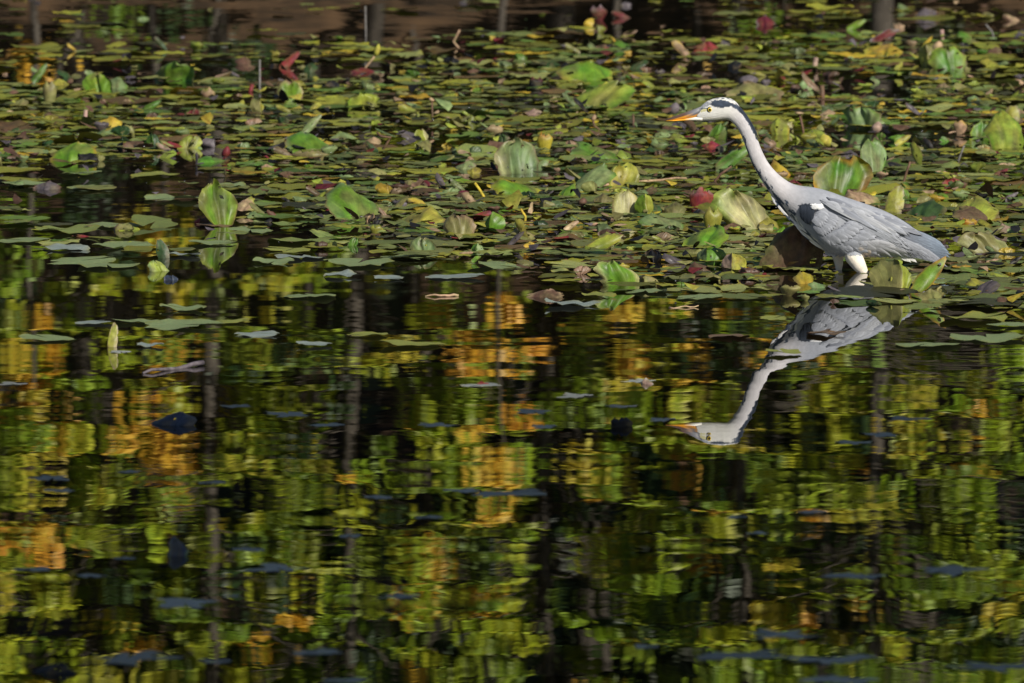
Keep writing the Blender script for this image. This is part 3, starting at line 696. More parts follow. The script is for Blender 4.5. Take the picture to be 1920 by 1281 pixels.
 (1643, 1714, 485, 552, 'F', 'ol', 'lg', 'yellow-green pointed folded leaf standing before the heron\'s tail', dict(a0=.35, skew=.12)),
 (1707, 1776, 491, 550, 'T', 'gb', 'o', 'bright green ribbon leaf with an orange tip before the heron\'s tail', dict(ang=.8)),
 (1602, 1668, 351, 388, 'D', 'tan', 'ol', 'tan rounded leaf behind the heron\'s rump', {}),
 (1662, 1697, 340, 398, 'T', 'yg', 'ol', 'twisted olive-yellow leaf rising behind the heron\'s rump', dict(ang=1.25)),
 (1684, 1712, 348, 373, 'U', 'g', 'lg', 'small green leaf behind the twisted olive-yellow one', {}),
 (1771, 1819, 329, 350, 'U', 'rd', 'mr', 'dark red ragged leaf with a red reflection', dict(base=1.0, rag=.15)),
 (1769, 1856, 366, 420, 'D', 'lg', 'yg', 'large pale yellow-green leaf crinkled along its ribs', {}),
 (1812, 1900, 382, 421, 'D', 'br', 'ol', 'brown torn leaf with a hole beside the crinkled pale one', {}),
 (1796, 1832, 404, 427, 'K', 'o', 'y', 'small orange withered leaf in front of the crinkled pale one', {}),
 (1811, 1906, 431, 473, 'U', 'ol', 'cr', 'pale olive rounded leaf lying like a shell', dict(base=.8)),
 (1875, 1922, 414, 441, 'D', 'pk', 'tan', 'pinkish leaf behind the shell-like olive leaf', {}),
 (1862, 1908, 501, 524, 'D', 'lg', 'sg', 'pale yellow-green leaf edge curling beyond the heron\'s tail', {}),
 (1690, 1768, 371, 411, 'D', 'dg', 'ol', 'dark olive arched leaf beyond the heron\'s back', {}),
 (1776, 1793, 446, 459, 'D', 'yg', 'lg', 'tiny round yellow leaf beyond the heron\'s tail', {}),
 (1742, 1775, 356, 376, 'D', 'gb', 'lg', 'glossy round green leaf before the dark red ragged leaf', {}),
 (1462, 1492, 296, 330, 'D', 'y', 'o', 'bright yellow leaf behind the heron\'s neck', {}),
 (1476, 1506, 332, 350, 'D', 'mr', 'rd', 'dark red leaf low behind the heron\'s shoulder', {}),
 (54, 108, 335, 356, 'D', 'pu', 'br', 'grey-brown clump of rotten leaf stalks on open water', dict(rag=.2)),
 (984, 1048, 537, 559, 'D', 'br', 'tan', 'brown dead leaf clump at the edge of the mat', dict(rag=.2)),
 (275, 358, 768, 799, 'D', 'bl', 'bl', 'large dark blue-grey leaf raised on the shaded water', {}),
 (310, 352, 1002, 1045, 'D', 'bl', 'sg', 'raised dark leaf on the shaded foreground water', {}),
 (1143, 1186, 776, 800, 'K', 'bk', 'bl', 'black curled leaf left of the heron\'s mirrored bill', dict(base=.8)),
 (40, 122, 1236, 1264, 'D', 'bk', 'bk', 'broad black lump in the shaded foreground water', {}),
 (900, 930, 708, 722, 'D', 'rd', 'o', 'small rust-red leaf on the open water', {}),
 (1200, 1226, 703, 722, 'D', 'pk', 'wh', 'small pinkish white leaf on the open water', {}),
 (1725, 1745, 318, 332, 'D', 'y', 'ol', 'small yellow scrap beyond the pale striped leaf', {}),
 (1000, 1030, 285, 318, 'T', 'sg', 'lg', 'sage flap behind the big pale worn leaf', dict(ang=.6)),
 (845, 885, 295, 318, 'D', 'sg', 'pk', 'sage and grey leaf left of the big pale worn leaf', {}),
 (920, 962, 305, 325, 'D', 'bl', 'sg', 'slate blue leaf at the foot of the big pale worn leaf', {}),
 (1440, 1470, 420, 440, 'D', 'gb', 'g', 'glossy green leaf under the large cream leaf', {}),
 (1040, 1070, 340, 372, 'D', 'g', 'lg', 'low green leaf in front of the broad sage leaf', {}),
 (1215, 1300, 395, 432, 'D', 'sg', 'g', 'low sage leaf behind the glossy cupped leaf', {}),
]
def hsh(s):
    v = 7
    for ch in s: v = (v * 31 + ord(ch)) % 100003
    return v
for (x0, x1, yt, yb, kd, a, b, label, ex) in T_:
    seed = hsh(label); cx = (x0 + x1) / 2
    X, Y = ground(cx, yb); s = pxm(Y); wd, h = (x1 - x0) / s, max(.012, (yb - yt) / s / .99)
    if kd == 'D': h = max(.012, h / 1.02)
    r_ = random.Random(seed + 1); rz = r_.choice([-1, 1]) * r_.uniform(.15, .75) if kd in 'UFD' else 0
    ex = dict(ex)
    if kd in 'UD' and 'skew' not in ex: ex['skew'] = r_.choice([-1, 1]) * r_.uniform(.1, .45)
    if kd == 'U' and 'lean' not in ex: ex['lean'] = r_.uniform(.1, .6)
    V, F, K, UV = blade(kd, wd / math.cos(rz) * .97, h, LC[a], LC[b], seed, **ex)
    V = [(x * math.cos(rz) - y * math.sin(rz), x * math.sin(rz) + y * math.cos(rz), z) for x, y, z in V]
    dry = a in ('br', 'tan', 'mr', 'rd', 'bk', 'pk', 'pu')
    me = mesh('blade', V, F, K * .70, UV, M['dry' if dry else 'leaf'])
    nm = 'withered_leaf' if dry else 'lily_leaf'
    if kd in 'UFTK' and (x1 - x0) > 44:
        root = obj(nm, None, loc=(X, Y, 0), label=label, cat='leaf')
        obj('blade', me, root)
        r_ = random.Random(seed)
        top = (r_.uniform(-.1, .1) * wd, .16 * wd + .12 * h, h * .45)
        Vs, Fs = tube([(top[0] + r_.uniform(-.05, .05), top[1] + .06, -.25), (top[0], top[1] + .03, .0), top], [.005, .0045, .003], 6)
        obj('stem', mesh('stem', Vs, Fs, np.tile(np.array(LC['yg']) * .8, (len(Vs), 1)), np.zeros((len(Vs), 2)), M['leaf']), root)
    else:
        obj(nm, me, loc=(X, Y, 0), label=label, cat='leaf')
# upright stalks and pods
def stalk(pts, r, label, col='br', pod=None, podcol='tan', ybase=None, podsize=(.5, 1)):
    """pts: photo pixels from the base upwards"""
    X, Y = ground(pts[0][0], pts[0][1] if ybase is None else ybase)
    P = [(X, Y, -.2)]
    for px, py in pts:
        x, z = at(px, py, Y); P.append((x, Y, max(z, 0.0)))
    P = [(p[0] - X, p[1] - Y, p[2]) for p in P]
    rr_ = r / pxm(Y)
    Vs, Fs = tube(P, [rr_ * (1.1 - .3 * i / len(P)) for i in range(len(P))], 7)
    ms = mesh('stalk', Vs, Fs, np.tile(np.array(LC[col]), (len(Vs), 1)), np.zeros((len(Vs), 2)), M['dry'])
    if pod:
        root = obj('seed_stalk', None, loc=(X, Y, 0), label=label, cat='stalk'); obj('stem', ms, root)
        w_, h_ = pod[0] / pxm(Y), pod[1] / pxm(Y)
        Vp, Fp = lathe([(.02 * w_, 0), (.32 * w_, .08 * h_), (.5 * w_, .35 * h_), (.46 * w_, .62 * h_), (.3 * w_, .85 * h_), (.06 * w_, h_)], 10)
        t = P[-1]
        rg_ = random.Random(hsh(label)); Vp = [(x * (1 + .35 * mnoise.noise((x / w_ * 2 + len(label), y / w_ * 2, z / h_ * 2))) + t[0] + .25 * z * (1 if len(label) % 2 else -1), y * (1 + .3 * mnoise.noise((z / h_ * 3, x / w_ * 3, 4))) + t[1], z + t[2] - .1 * h_) for x, y, z in Vp]
        obj('pod', mesh('pod', Vp, Fp, np.tile(np.array(LC[podcol]), (len(Vp), 1)), np.zeros((len(Vp), 2)), M['dry']), root)
    else:
        obj('stalk', ms, loc=(X, Y, 0), label=label, cat='stalk')
stalk([(487, 176), (487, 112)], 2.2, 'straight grey stick standing upright in the mat', 'st')
stalk([(685, 127), (695, 115), (704, 104)], 2, 'slanting stem with a pale yellow bud over a dark red leaf', 'tan', (12, 24), 'yg')
stalk([(419, 298), (421, 294)], 2, 'short stalk with a dark red bud', 'mr', (16, 22), 'mr')
stalk([(159, 226), (161, 206)], 4.2, 'stubby pink and white striped stalk left of the yellow leaf', 'pk')
stalk([(469, 173), (473, 158)], 4.5, 'short dark red stalk in the left of the mat', 'mr')
stalk([(811, 226), (810, 190)], 1.8, 'thin brown stalk with a pale pod at its side', 'br', (10, 8), 'tan')
stalk([(716, 286), (728, 265), (733, 258), (715, 256), (706, 248)], 2.2, 'hooked brown stalk bent over the mat', 'br')
stalk([(1118, 252), (1124, 243), (1114, 236), (1112, 226)], 2.2, 'kinked brown stalk with a dry tip', 'br', (9, 12), 'tan')
stalk([(1188, 238), (1187, 214)], 2.4, 'short brown peg stalk below the large dome-shaped leaf', 'br')
stalk([(1527, 130), (1530, 108)], 5, 'pink striped stalk leaning right in the far mat', 'pk')
stalk([(1767, 74), (1766, 56)], 4, 'dull pink stalk end in the far mat', 'pk')
stalk([(1509, 266), (1505, 240), (1499, 214)], 2.6, 'tall brown stalk with a flat broken top behind the heron', 'br', (18, 5), 'tan')
stalk([(1551, 276), (1550, 273)], 2, 'short stem with a yellow-green bud behind the heron\'s neck', 'yg', (26, 24), 'yg')
stalk([(1640, 251), (1641, 248)], 2, 'short stem with a red and white striped bud', 'mr', (20, 22), 'pk')
stalk([(1754, 100), (1755, 97)], 2, 'stem with a tan pear-shaped bud beside the frilled leaf', 'tan', (19, 22), 'tan')
stalk([(1795, 307), (1801, 290), (1808, 273)], 2.2, 'thin grey stick leaning right in the mat', 'st')
stalk([(1694, 342), (1700, 322), (1707, 303)], 2.6, 'brown stick slanting up behind the heron\'s back', 'br')
stalk([(1864, 75), (1860, 60), (1848, 46)], 2.2, 'curved grey stalk bowing left in the far mat', 'st')
stalk([(910, 374), (899, 356), (890, 343)], 3, 'bright yellow leaf stem rising from the mat', 'y')
stalk([(984, 420), (985, 406), (976, 392)], 2.6, 'yellow bent stem beside brown stalk litter', 'y')
stalk([(1340, 340), (1352, 326), (1372, 312)], 2.4, 'brown stalk slanting under the long green leaf', 'br')
stalk([(1401, 162), (1400, 159)], 2, 'stem with a big brown pod behind the heron\'s head', 'br', (38, 20), 'pu')
stalk([(1262, 218), (1261, 214)], 2, 'stem with a grey pod left of the heron\'s bill', 'br', (22, 24), 'pu')
stalk([(1542, 185), (1541, 160)], 5, 'dark brown stalk stump in the mat', 'br')
stalk([(860, 90), (850, 78), (858, 64), (862, 56)], 2.2, 'thin twisted tan stalk at the far edge of the mat', 'tan')
stalk([(686, 70), (685, 12)], 1.8, 'slim grey reed standing in the dark far water', 'st')
stalk([(1089, 388), (1090, 385)], 2, 'stem with a brown drooping pod near the cream ribbed leaf', 'br', (17, 16), 'br')
stalk([(1380, 330), (1376, 318)], 2, 'short brown stub beside the heron\'s neck', 'br')
def stick(a, b, r, label, col='br'):
    (xa, ya), (xb, yb) = ground(*a), ground(*b); rr_ = r / pxm(ya)
    n_ = 7; rg_ = random.Random(hsh(label))
    P = [((xb - xa) * k / n_, (yb - ya) * k / n_ + rg_.uniform(-.01, .01), rr_ * .5 + rg_.uniform(-.003, .006)) for k in range(n_ + 1)]
    Vs, Fs = tube(P, [rr_ * (1 - .5 * k / n_) for k in range(n_ + 1)], 7)
    obj('stick', mesh('stick', Vs, Fs, np.tile(np.array(LC[col]), (len(Vs), 1)), np.zeros((len(Vs), 2)), M['dry']), loc=(xa, ya, 0), label=label, cat='stick')
stick((380, 686), (268, 701), 5, 'dark stick floating on the open water', 'pu')
stick((860, 556), (797, 557), 3, 'pale straight reed piece floating on the open water', 'tan')
stick((1130, 352), (1320, 333), 3, 'long pale reed lying across the mat', 'tan')
stick((1255, 578), (1310, 577), 2, 'thin pale reed floating left of the mirrored heron', 'tan')
# small fallen leaves, scraps and seeds lying on the pads
lr = np.random.default_rng(5)
Vs, Fs, Ks, Us, off = [], [], [], [], 0
LCOL = [LC[k] for k in ('br', 'br', 'br', 'pu', 'pu', 'tan', 'ol', 'ol', 'ol', 'yg', 'yg', 'y', 'mr', 'bk', 'bk', 'bk', 'sg', 'sg', 'lg', 'br')]
nscr = 0
while nscr < 1700:
    y = 27.8 + 18 * lr.uniform(); x = lr.uniform(-1, 1) * (y * .0545 + .2); px, py = proj(x, y)
    if lr.uniform() > cover(min(max(px, 0), 1920), py): continue
    s = lr.uniform(.008, .026) * (1 if lr.uniform() > .12 else 1.8); nseg = 8; th0 = lr.uniform(0, 6.28); el = lr.uniform(.3, .8)
    c = np.array(LCOL[lr.integers(len(LCOL))]) * lr.uniform(.45, 1.0); bend = lr.uniform(-.3, .9); tilt = lr.normal(size=2) * .25
    V = [(0, 0, bend * s * .5)]
    for k in range(nseg):
        t = 2 * math.pi * k / nseg; q = 1 + lr.uniform(-.2, .2)
        u, v = math.cos(t) * q, math.sin(t) * el * q
        V.append((u * s, v * s, (bend * (.5 - v * v * 2 * 1) + u * tilt[0] + v * tilt[1]) * s))
    V = np.array(V); ca, sa = math.cos(th0), math.sin(th0)
    V = np.stack([V[:, 0] * ca - V[:, 1] * sa + x, V[:, 0] * sa + V[:, 1] * ca + y, V[:, 2] - V[:, 2].min() + .008 + lr.uniform(0, .012)], 1)
    Vs.append(V); Fs.append(np.array([(0, 1 + k, 1 + (k + 1) % nseg) for k in range(nseg)]) + off); Ks.append(np.tile(np.clip(c, 0, .9), (len(V), 1))); Us.append(np.zeros((len(V), 2))); off += len(V); nscr += 1
obj('leaf_litter', mesh('leaf_litter', np.concatenate(Vs), np.concatenate(Fs), np.concatenate(Ks), np.concatenate(Us), M['dry']), kind='stuff', label='small fallen leaves and scraps strewn over the pads', cat='litter')

# torn and curled leaf pieces sticking up between the pads
Vs, Fs, Ks, Us, off, nscr = [], [], [], [], 0, 0
SCOL = [LC[k] for k in ('g', 'sg', 'ol', 'ol', 'lg', 'yg', 'br', 'br', 'bk', 'dg', 'pu', 'tan', 'sg', 'y')]
while nscr < 760:
    y = 27.8 + 18 * lr.uniform(); x = lr.uniform(-1, 1) * (y * .0545 + .2); px, py = proj(x, y)
    if lr.uniform() > cover(min(max(px, 0), 1920), py) or 1550 < px < 1650 and 490 < py < 545: continue
    wd_ = lr.uniform(.025, .075); h_ = wd_ * lr.uniform(.2, .6); c = SCOL[lr.integers(len(SCOL))]; sd_ = int(lr.integers(90000))
    kd_ = 'DDUFTK'[lr.integers(6)]
    v, f, k, u = blade(kd_, wd_, h_, c, np.array(c) * .7, sd_, **(dict(ang=lr.uniform(-.9, .9)) if kd_ == 'T' else dict(skew=lr.uniform(-.5, .5))))
    v = np.array(v); an = lr.uniform(-1.0, 1.0); ca, sa = math.cos(an), math.sin(an)
    v = np.stack([v[:, 0] * ca - v[:, 1] * sa + x, v[:, 0] * sa + v[:, 1] * ca + y, v[:, 2] + .012], 1)
    tr3 = []
    for q in f: tr3 += [(q[0], q[1], q[2]), (q[0], q[2], q[3])]
    Vs.append(v); Fs.append(np.array(tr3) + off); Ks.append(k * lr.uniform(.45, .95)); Us.append(np.array(u)); off += len(v); nscr += 1
obj('torn_leaf_pieces', mesh('torn_leaf_pieces', np.concatenate(Vs), np.concatenate(Fs), np.concatenate(Ks), np.concatenate(Us), M['leaf']), kind='stuff', label='torn and curled leaf pieces poking up all over the mat', cat='leaf pieces')
# drop-like flat caps, added and turned to throw sun glints at the camera
dr = np.random.default_rng(31); hv = (tosun.normalized() + Vector((0, -1, .09)).normalized()).normalized()
ua = hv.orthogonal().normalized(); ub = hv.cross(ua); Vs, Fs, off, nd = [], [], 0, 0
hv_, ua_, ub_ = np.array(hv), np.array(ua), np.array(ub)
while nd < 330:
    y = 27.8 + 18 * dr.uniform(); x = dr.uniform(-1, 1) * (y * .0545 + .1); px, py = proj(x, y)
    if dr.uniform() > cover(min(max(px, 0), 1920), py): continue
    r_ = dr.uniform(.0012, .0030) * (1 if dr.uniform() > .12 else 1.6); c = np.array([x, y, .02 + dr.uniform(0, .02)])
    tl = dr.normal(size=2) * .035; nn_ = hv_ + ua_ * tl[0] + ub_ * tl[1]
    V = [c + nn_ * r_ * .35] + [c + (ua_ * math.cos(t) + ub_ * math.sin(t)) * r_ * .88 + nn_ * r_ * .34 for t in np.linspace(0, 6.283, 9)[:-1]] + [c + (ua_ * math.cos(t) + ub_ * math.sin(t)) * r_ - nn_ * r_ * .3 for t in np.linspace(0, 6.283, 9)[:-1]]
    f = [(0, 1 + k, 1 + (k + 1) % 8) for k in range(8)]
    for k in range(8): f += [(1 + k, 9 + k, 9 + (k + 1) % 8), (1 + k, 9 + (k + 1) % 8, 1 + (k + 1) % 8)]
    Vs.append(np.array(V)); Fs.append(np.array(f) + off); off += 17; nd += 1
M['drop'] = mat_plain('glint drop', (.02, .02, .02), .21, 1.0)
obj('glint_drops', mesh('glint_drops', np.concatenate(Vs), np.concatenate(Fs), mat=M['drop'], smooth=False), kind='stuff', label='tiny drop-like caps added as sun glints on the pads', cat='drops')
# ------------------------------------------------------------------ heron
HY = 30.05
def hp(cx, cy):
    """heron sketch units (3.2 per photo pixel, origin 1220,150) to the upright plane it stands in"""
    return at(1220 + cx / 3.2, 150 + cy / 3.2, HY)
HX0 = hp(1290, 1165)[0]
heron = obj('heron', None, loc=(HX0, HY, 0), label='grey heron wading in the pond with its neck stretched out to the left', cat='heron')
heron['label'] = 'grey heron wading in the pond, neck stretched forward, mirrored in the water'
SEC = [((275, 182), (275, 242), 8), ((300, 159), (300, 244), 12), ((335, 129), (335, 245), 15.5), ((380, 111), (380, 243), 18.5), ((432, 103), (425, 238), 19.5), ((485, 113), (455, 236), 18.5), ((522, 142), (482, 250), 16.5),
       ((550, 190), (508, 275), 15.5), ((585, 238), (533, 312), 15.5), ((618, 298), (552, 355), 15.5), ((642, 355), (568, 400), 16), ((664, 415), (589, 455), 17), ((702, 490), (612, 512), 18.5), ((747, 546), (644, 568), 21),
       ((797, 590), (680, 628), 25), ((850, 622), (725, 692), 31), ((905, 636), (775, 750), 40), ((980, 645), (825, 806), 52), ((1070, 668), (862, 850), 64), ((1150, 697), (905, 913), 74), ((1230, 723), (970, 978), 80), ((1310, 750), (1050, 1030), 80),
       ((1390, 780), (1150, 1064), 74), ((1460, 813), (1270, 1066), 64), ((1520, 848), (1390, 1060), 50), ((1580, 890), (1490, 1053), 36), ((1640, 925), (1580, 1052), 20), ((1700, 965), (1670, 1060), 8)]
def cr(p0, p1, p2, p3, t):
    return .5 * (2 * p1 + (-p0 + p2) * t + (2 * p0 - 5 * p1 + 4 * p2 - p3) * t * t + (-p0 + 3 * p1 - 3 * p2 + p3) * t ** 3)
A = np.array([[*hp(*u), *hp(*l), w_ / 1000] for u, l, w_ in SEC])
dense = []
for i in range(len(A) - 1):
    q = [A[max(0, i - 1)], A[i], A[i + 1], A[min(len(A) - 1, i + 2)]]
    for k in range(5): dense.append(cr(*q, k / 5))
dense.append(A[-1]); DS = np.array(dense); DS[:, 4] = np.maximum(DS[:, 4], .004)
def loft(DSx, n=28, e=2.15):
    V = []
    for ux, uz, lx, lz, hw in DSx:
        for k in range(n):
            t = 2 * math.pi * k / n; c, s = math.cos(t), math.sin(t)
            v = math.copysign(abs(c) ** (2 / e), c); yy = math.copysign(abs(s) ** (2 / e), s) * hw
            V.append(((ux + lx) / 2 + (ux - lx) / 2 * v - HX0, yy, (uz + lz) / 2 + (uz - lz) / 2 * v))
    F = grid_faces(n, len(DSx), 0, True)
    F.append(tuple(range(n - 1, -1, -1))); F.append(tuple(range((len(DSx) - 1) * n, len(DSx) * n)))
    return V, F
def hl(cx, cy, y): x, z = hp(cx, cy); return (x - HX0, y, z)
near = tube([hl(1190, 985, -.030), hl(1218, 1060, -.044), hl(1252, 1112, -.050), hl(1288, 1166, -.050), hl(1300, 1200, -.04), hl(1296, 1300, -.04), hl(1290, 1325, -.04)], [.026, .028, .0215, .0115, .008, .0055, .007], 14)
far_ = tube([hl(1110, 985, .035), hl(1125, 1060, .042), hl(1132, 1110, .042), hl(1131, 1160, .042), hl(1131, 1200, .042), hl(1134, 1325, .042)], [.03, .019, .014, .009, .007, .006], 14)
toes = []
for (bx, by) in ((1290, -.04), (1134, .042)):
    p = hl(bx, 1325, by)
    for an in (-.5, 0, .5, math.pi):
        toes.append(tube([p, (p[0] - .07 * math.cos(an), p[1] + .07 * math.sin(an), p[2] - .004)], [.006, .003], 6))
Vb, Fb = join([loft(DS), near, far_] + toes)
tmp = bpy.data.objects.new('tmp', mesh('tmp', Vb, Fb)); C.objects.link(tmp)
md = tmp.modifiers.new('r', 'REMESH'); md.mode = 'VOXEL'; md.voxel_size = .0030
ms_ = tmp.modifiers.new('s', 'SMOOTH'); ms_.factor = .5; ms_.iterations = 4
dg = bpy.context.evaluated_depsgraph_get(); ev = tmp.evaluated_get(dg)
bme = bpy.data.meshes.new_from_object(ev)
bpy.data.objects.remove(tmp)
nv = len(bme.vertices); co = np.empty(nv * 3, dtype=np.float32); bme.vertices.foreach_get('co', co); co = co.reshape(-1, 3)
# vertex positions back in sketch units (in the heron's plane)
wx = co[:, 0] + HX0; wz = co[:, 2]
zc = HY * cp - (wz - CAM_H) * sp
PXx = 960 + FPX * wx / zc; PYy = 640.5 - FPX * (HY * sp + (wz - CAM_H) * cp) / zc
cx_ = (PXx - 1220) * 3.2; cy_ = (PYy - 150) * 3.2
# nearest section: arc position and height within the section
cen = (DS[:, 0:2] + DS[:, 2:4]) / 2; ax_ = DS[:, 0:2] - DS[:, 2:4]; al = np.linalg.norm(ax_, axis=1); axn = ax_ / al[:, None]
def section_of(x, z):
    dx = x[:, None] - cen[None, :, 0]; dz = z[:, None] - cen[None, :, 1]
    t = dx * axn[None, :, 0] + dz * axn[None, :, 1]; pr_ = np.abs(dx * axn[None, :, 1] - dz * axn[None, :, 0])
    over = np.maximum(0, np.abs(t) - al[None, :] / 2)
    i = np.argmin(pr_ + over * 1.5, axis=1); k = np.arange(len(x))
    return i, t[k, i] / (al[i] / 2)
arc = np.concatenate([[0], np.cumsum(np.linalg.norm(np.diff(cen, axis=0), axis=1))])
si = np.empty(nv, dtype=int); tv = np.empty(nv)
for s0 in range(0, nv, 8000):
    a_, b_ = section_of(wx[s0:s0 + 8000], wz[s0:s0 + 8000]); si[s0:s0 + 8000] = a_; tv[s0:s0 + 8000] = b_
secf = si / 5.0
def inpoly(px, py, poly):
    ins = np.zeros(len(px), dtype=bool); j = len(poly) - 1
    for i in range(len(poly)):
        xi, yi = poly[i]; xj, yj = poly[j]
        ins ^= ((yi > py) != (yj > py)) & (px < (xj - xi) * (py - yi) / (yj - yi + 1e-9) + xi); j = i
    return ins
nz = np.array([mnoise.noise((c[0] * 90, c[1] * 90, c[2] * 90)) for c in co]); nz2 = np.array([mnoise.noise((c[0] * 260 + 9, c[1] * 260, c[2] * 260)) for c in co])
jx = cx_ + 7 * nz + 5 * nz2; jy = cy_ + 5 * np.roll(nz, 1) + 4 * nz2
col = np.zeros((nv, 3))
WHITE, NECK, GREYB, SLATE = np.array([.68, .67, .63]), np.array([.50, .48, .49]), np.array([.30, .315, .35]), np.array([.022, .030, .045])
def lerp(a, b, f): f = np.clip(f, 0, 1)[:, None]; return a * (1 - f) + b * f
col = lerp(WHITE, NECK, (secf - 4.5) / 3)
col = lerp(col, GREYB[None] * np.ones((nv, 1)), (secf - 15.2 + tv * 1.2) / 2.6)
# dark crown, nape stripe
crown = [(346, 142), (366, 126), (400, 119), (435, 121), (480, 134), (519, 150), (552, 190), (590, 240), (620, 292), (640, 340), (652, 372), (632, 352), (606, 300), (585, 262), (556, 214), (521, 178), (490, 160), (449, 163), (393, 164), (366, 153)]
m_ = inpoly(jx, jy, crown); col[m_] = SLATE * (1 + .8 * np.clip(nz[m_], 0, 1))[:, None] * 1.6
topw = (secf > 2.2) & (secf < 5.6) & (tv > .86) & (np.abs(co[:, 1]) < .011); col[topw] = lerp(np.tile(SLATE * 2, (topw.sum(), 1)), np.tile(WHITE, (topw.sum(), 1)), .55 + nz[topw] * 1.2)
# forehead streaks and bare skin before the eye
fh = inpoly(jx, jy, [(272, 178), (300, 155), (335, 128), (358, 132), (345, 158), (300, 172)]); col[fh] = np.array([.30, .315, .345]) * (1 + .8 * nz2[fh])[:, None]
lo = inpoly(jx, jy, [(280, 182), (318, 172), (344, 172), (344, 182), (318, 190), (285, 196)]); col[lo] = np.array([.55, .52, .28]) * (1 + .3 * nz2[lo])[:, None]
ls = inpoly(cx_, cy_ + 2 * nz, [(285, 172), (345, 166), (345, 171), (285, 178)]); col[ls] = SLATE * 3
gp = inpoly(cx_, cy_ + 2.5 * nz, [(300, 222), (400, 228), (440, 222), (440, 227), (400, 234), (300, 227)]); col[gp] = np.array([.62, .60, .50])
# dark streaks down the foreneck
fn = (secf > 8.6) & (secf < 17.5)
stre = np.array([mnoise.noise((arc[i] * 38, t * 5 + 3, y * 120)) for i, t, y in zip(si, tv, co[:, 1])])
st1 = fn & (tv < -.66 + .14 * stre) & (stre > -.02); col[st1] = SLATE * 2.2
st2 = (secf > 12.3) & (secf < 16.5) & (tv > -.86) & (tv < -.42) & (np.sin(arc[si] * 210 + tv * 11) + stre * 1.6 > 1.0); col[st2] = SLATE * 2.6
# breast and belly: white with black streaks
bl_ = (secf > 17) & (secf < 24) & (tv < -.80); col[bl_] = lerp(np.tile(SLATE * 3, (bl_.sum(), 1)), np.tile(WHITE * .95, (bl_.sum(), 1)), .55 + stre[bl_] * 2.2)
# shoulder patches
bp_ = inpoly(jx + 3 * nz2, jy, [(886, 742), (925, 733), (962, 736), (972, 795), (956, 862), (918, 846), (893, 795)]); col[bp_] = SLATE
wp = inpoly(jx, jy, [(956, 736), (1036, 734), (1028, 760), (968, 770)]); col[wp] = np.array([.86, .86, .86])
tail_w = (secf > 24.5) & (tv < -.55); col[tail_w] = WHITE * .9
leg = (cy_ > 1044 + 6 * nz) & (cx_ > 1060) & (cx_ < 1330)
col[leg] = np.array([.84, .76, .64])
tars = cy_ > 1172; col[tars] = np.array([.20, .19, .12])
col *= (1 + .10 * nz)[:, None]
uvb = np.stack([arc[si] * 55 + nz * .3, tv * al[si] / 2 * 330], 1)
c4 = np.ones((nv, 4), dtype=np.float32); c4[:, :3] = np.clip(col, .004, .95)
bme.color_attributes.new('Col', 'FLOAT_COLOR', 'POINT').data.foreach_set('color', c4.ravel())
li = np.empty(len(bme.loops), dtype=np.int32); bme.loops.foreach_get('vertex_index', li)
bme.uv_layers.new(name='UVMap').data.foreach_set('uv', uvb.astype(np.float32)[li].ravel())
bme.polygons.foreach_set('use_smooth', np.ones(len(bme.polygons), dtype=bool)); bme.materials.clear(); bme.materials.append(M['plume'])
bme.name = 'body'
obj('body', bme, heron, label='pale neck, grey back and cream thighs of the heron')
# bill
def loft_pts(secs, n=14):
    D = np.array([[*hp(*u), *hp(*l), w_ / 1000] for u, l, w_ in secs]); return loft(D, n, 2.0)
def billmesh(name, secs, fcol):
    Vv, Ff = loft_pts(secs); V_ = np.array(Vv)
    K = np.array([fcol((p[0] + HX0), p[2]) for p in V_]); U_ = np.stack([V_[:, 0] * 60, V_[:, 2] * 300], 1)
    obj(name, mesh(name, Vv, Ff, K, U_, M['bill']), heron)
def cupper(x, z):
    tip = hp(88, 243); b_ = hp(300, 200); t = (x - tip[0]) / (b_[0] - tip[0])
    lowl = tip[1] + (hp(300, 218)[1] - tip[1]) * t; topl = tip[1] + (hp(300, 160)[1] - tip[1]) * t
    f = (z - lowl) / max(1e-4, topl - lowl); n_ = mnoise.noise((x * 160, z * 420, 1))
    if f < .22 + .22 * n_: return np.array([.80, .34, .03])
    return np.array([.085, .05, .04]) * (1.1 + .9 * n_) if t < .7 else np.array([.15, .15, .165]) * (1.1 + 1.2 * n_)
billmesh('upper_bill', [((88, 240), (88, 244), 1), ((130, 222), (130, 243), 3.5), ((200, 197), (200, 236), 6.5), ((260, 176), (260, 226), 9), ((305, 158), (305, 216), 11.5)], cupper)
billmesh('lower_bill', [((92, 244), (92, 248), 1), ((140, 240), (140, 248.5), 3.2), ((200, 233), (205, 246), 5.8), ((260, 224), (260, 244), 8), ((310, 214), (310, 245), 11)],
         lambda x, z: np.array([.85, .40, .035]) * (1 + .3 * mnoise.noise((x * 150, z * 300, 4))) if x < hp(228 - (z - hp(0, 246)[1]) * -2400, 0)[0] else np.array([.84, .82, .74]))
# eyes
for sgn in (-1, 1):
    ex, ez = hp(355, 177); c = Vector((ex - HX0, sgn * .0158, ez))
    def ball(r, flat): 
        V_, F_ = lathe([(r * math.sin(a), r * math.cos(a) * flat) for a in np.linspace(.02, math.pi - .02, 9)], 16)
        return [(x, sgn * -0 + z * 1.0, y) for x, y, z in V_], F_
    V_, F_ = ball(.0072, .45)
    e_ = obj('eye', mesh('eye', V_, F_, mat=M['iris']), heron, loc=c)
    V_, F_ = ball(.0042, .35); obj('pupil', mesh('pupil', V_, F_, mat=M['pupil']), e_, loc=(0, sgn * .0022, 0))
    V_, F_ = tube([(.0085 * math.cos(a), 0, .0085 * math.sin(a)) for a in np.linspace(0, 6.2, 20)], [.0012] * 20, 6)
    obj('eyelid', mesh('eyelid', V_, F_, mat=M['pupil']), e_)
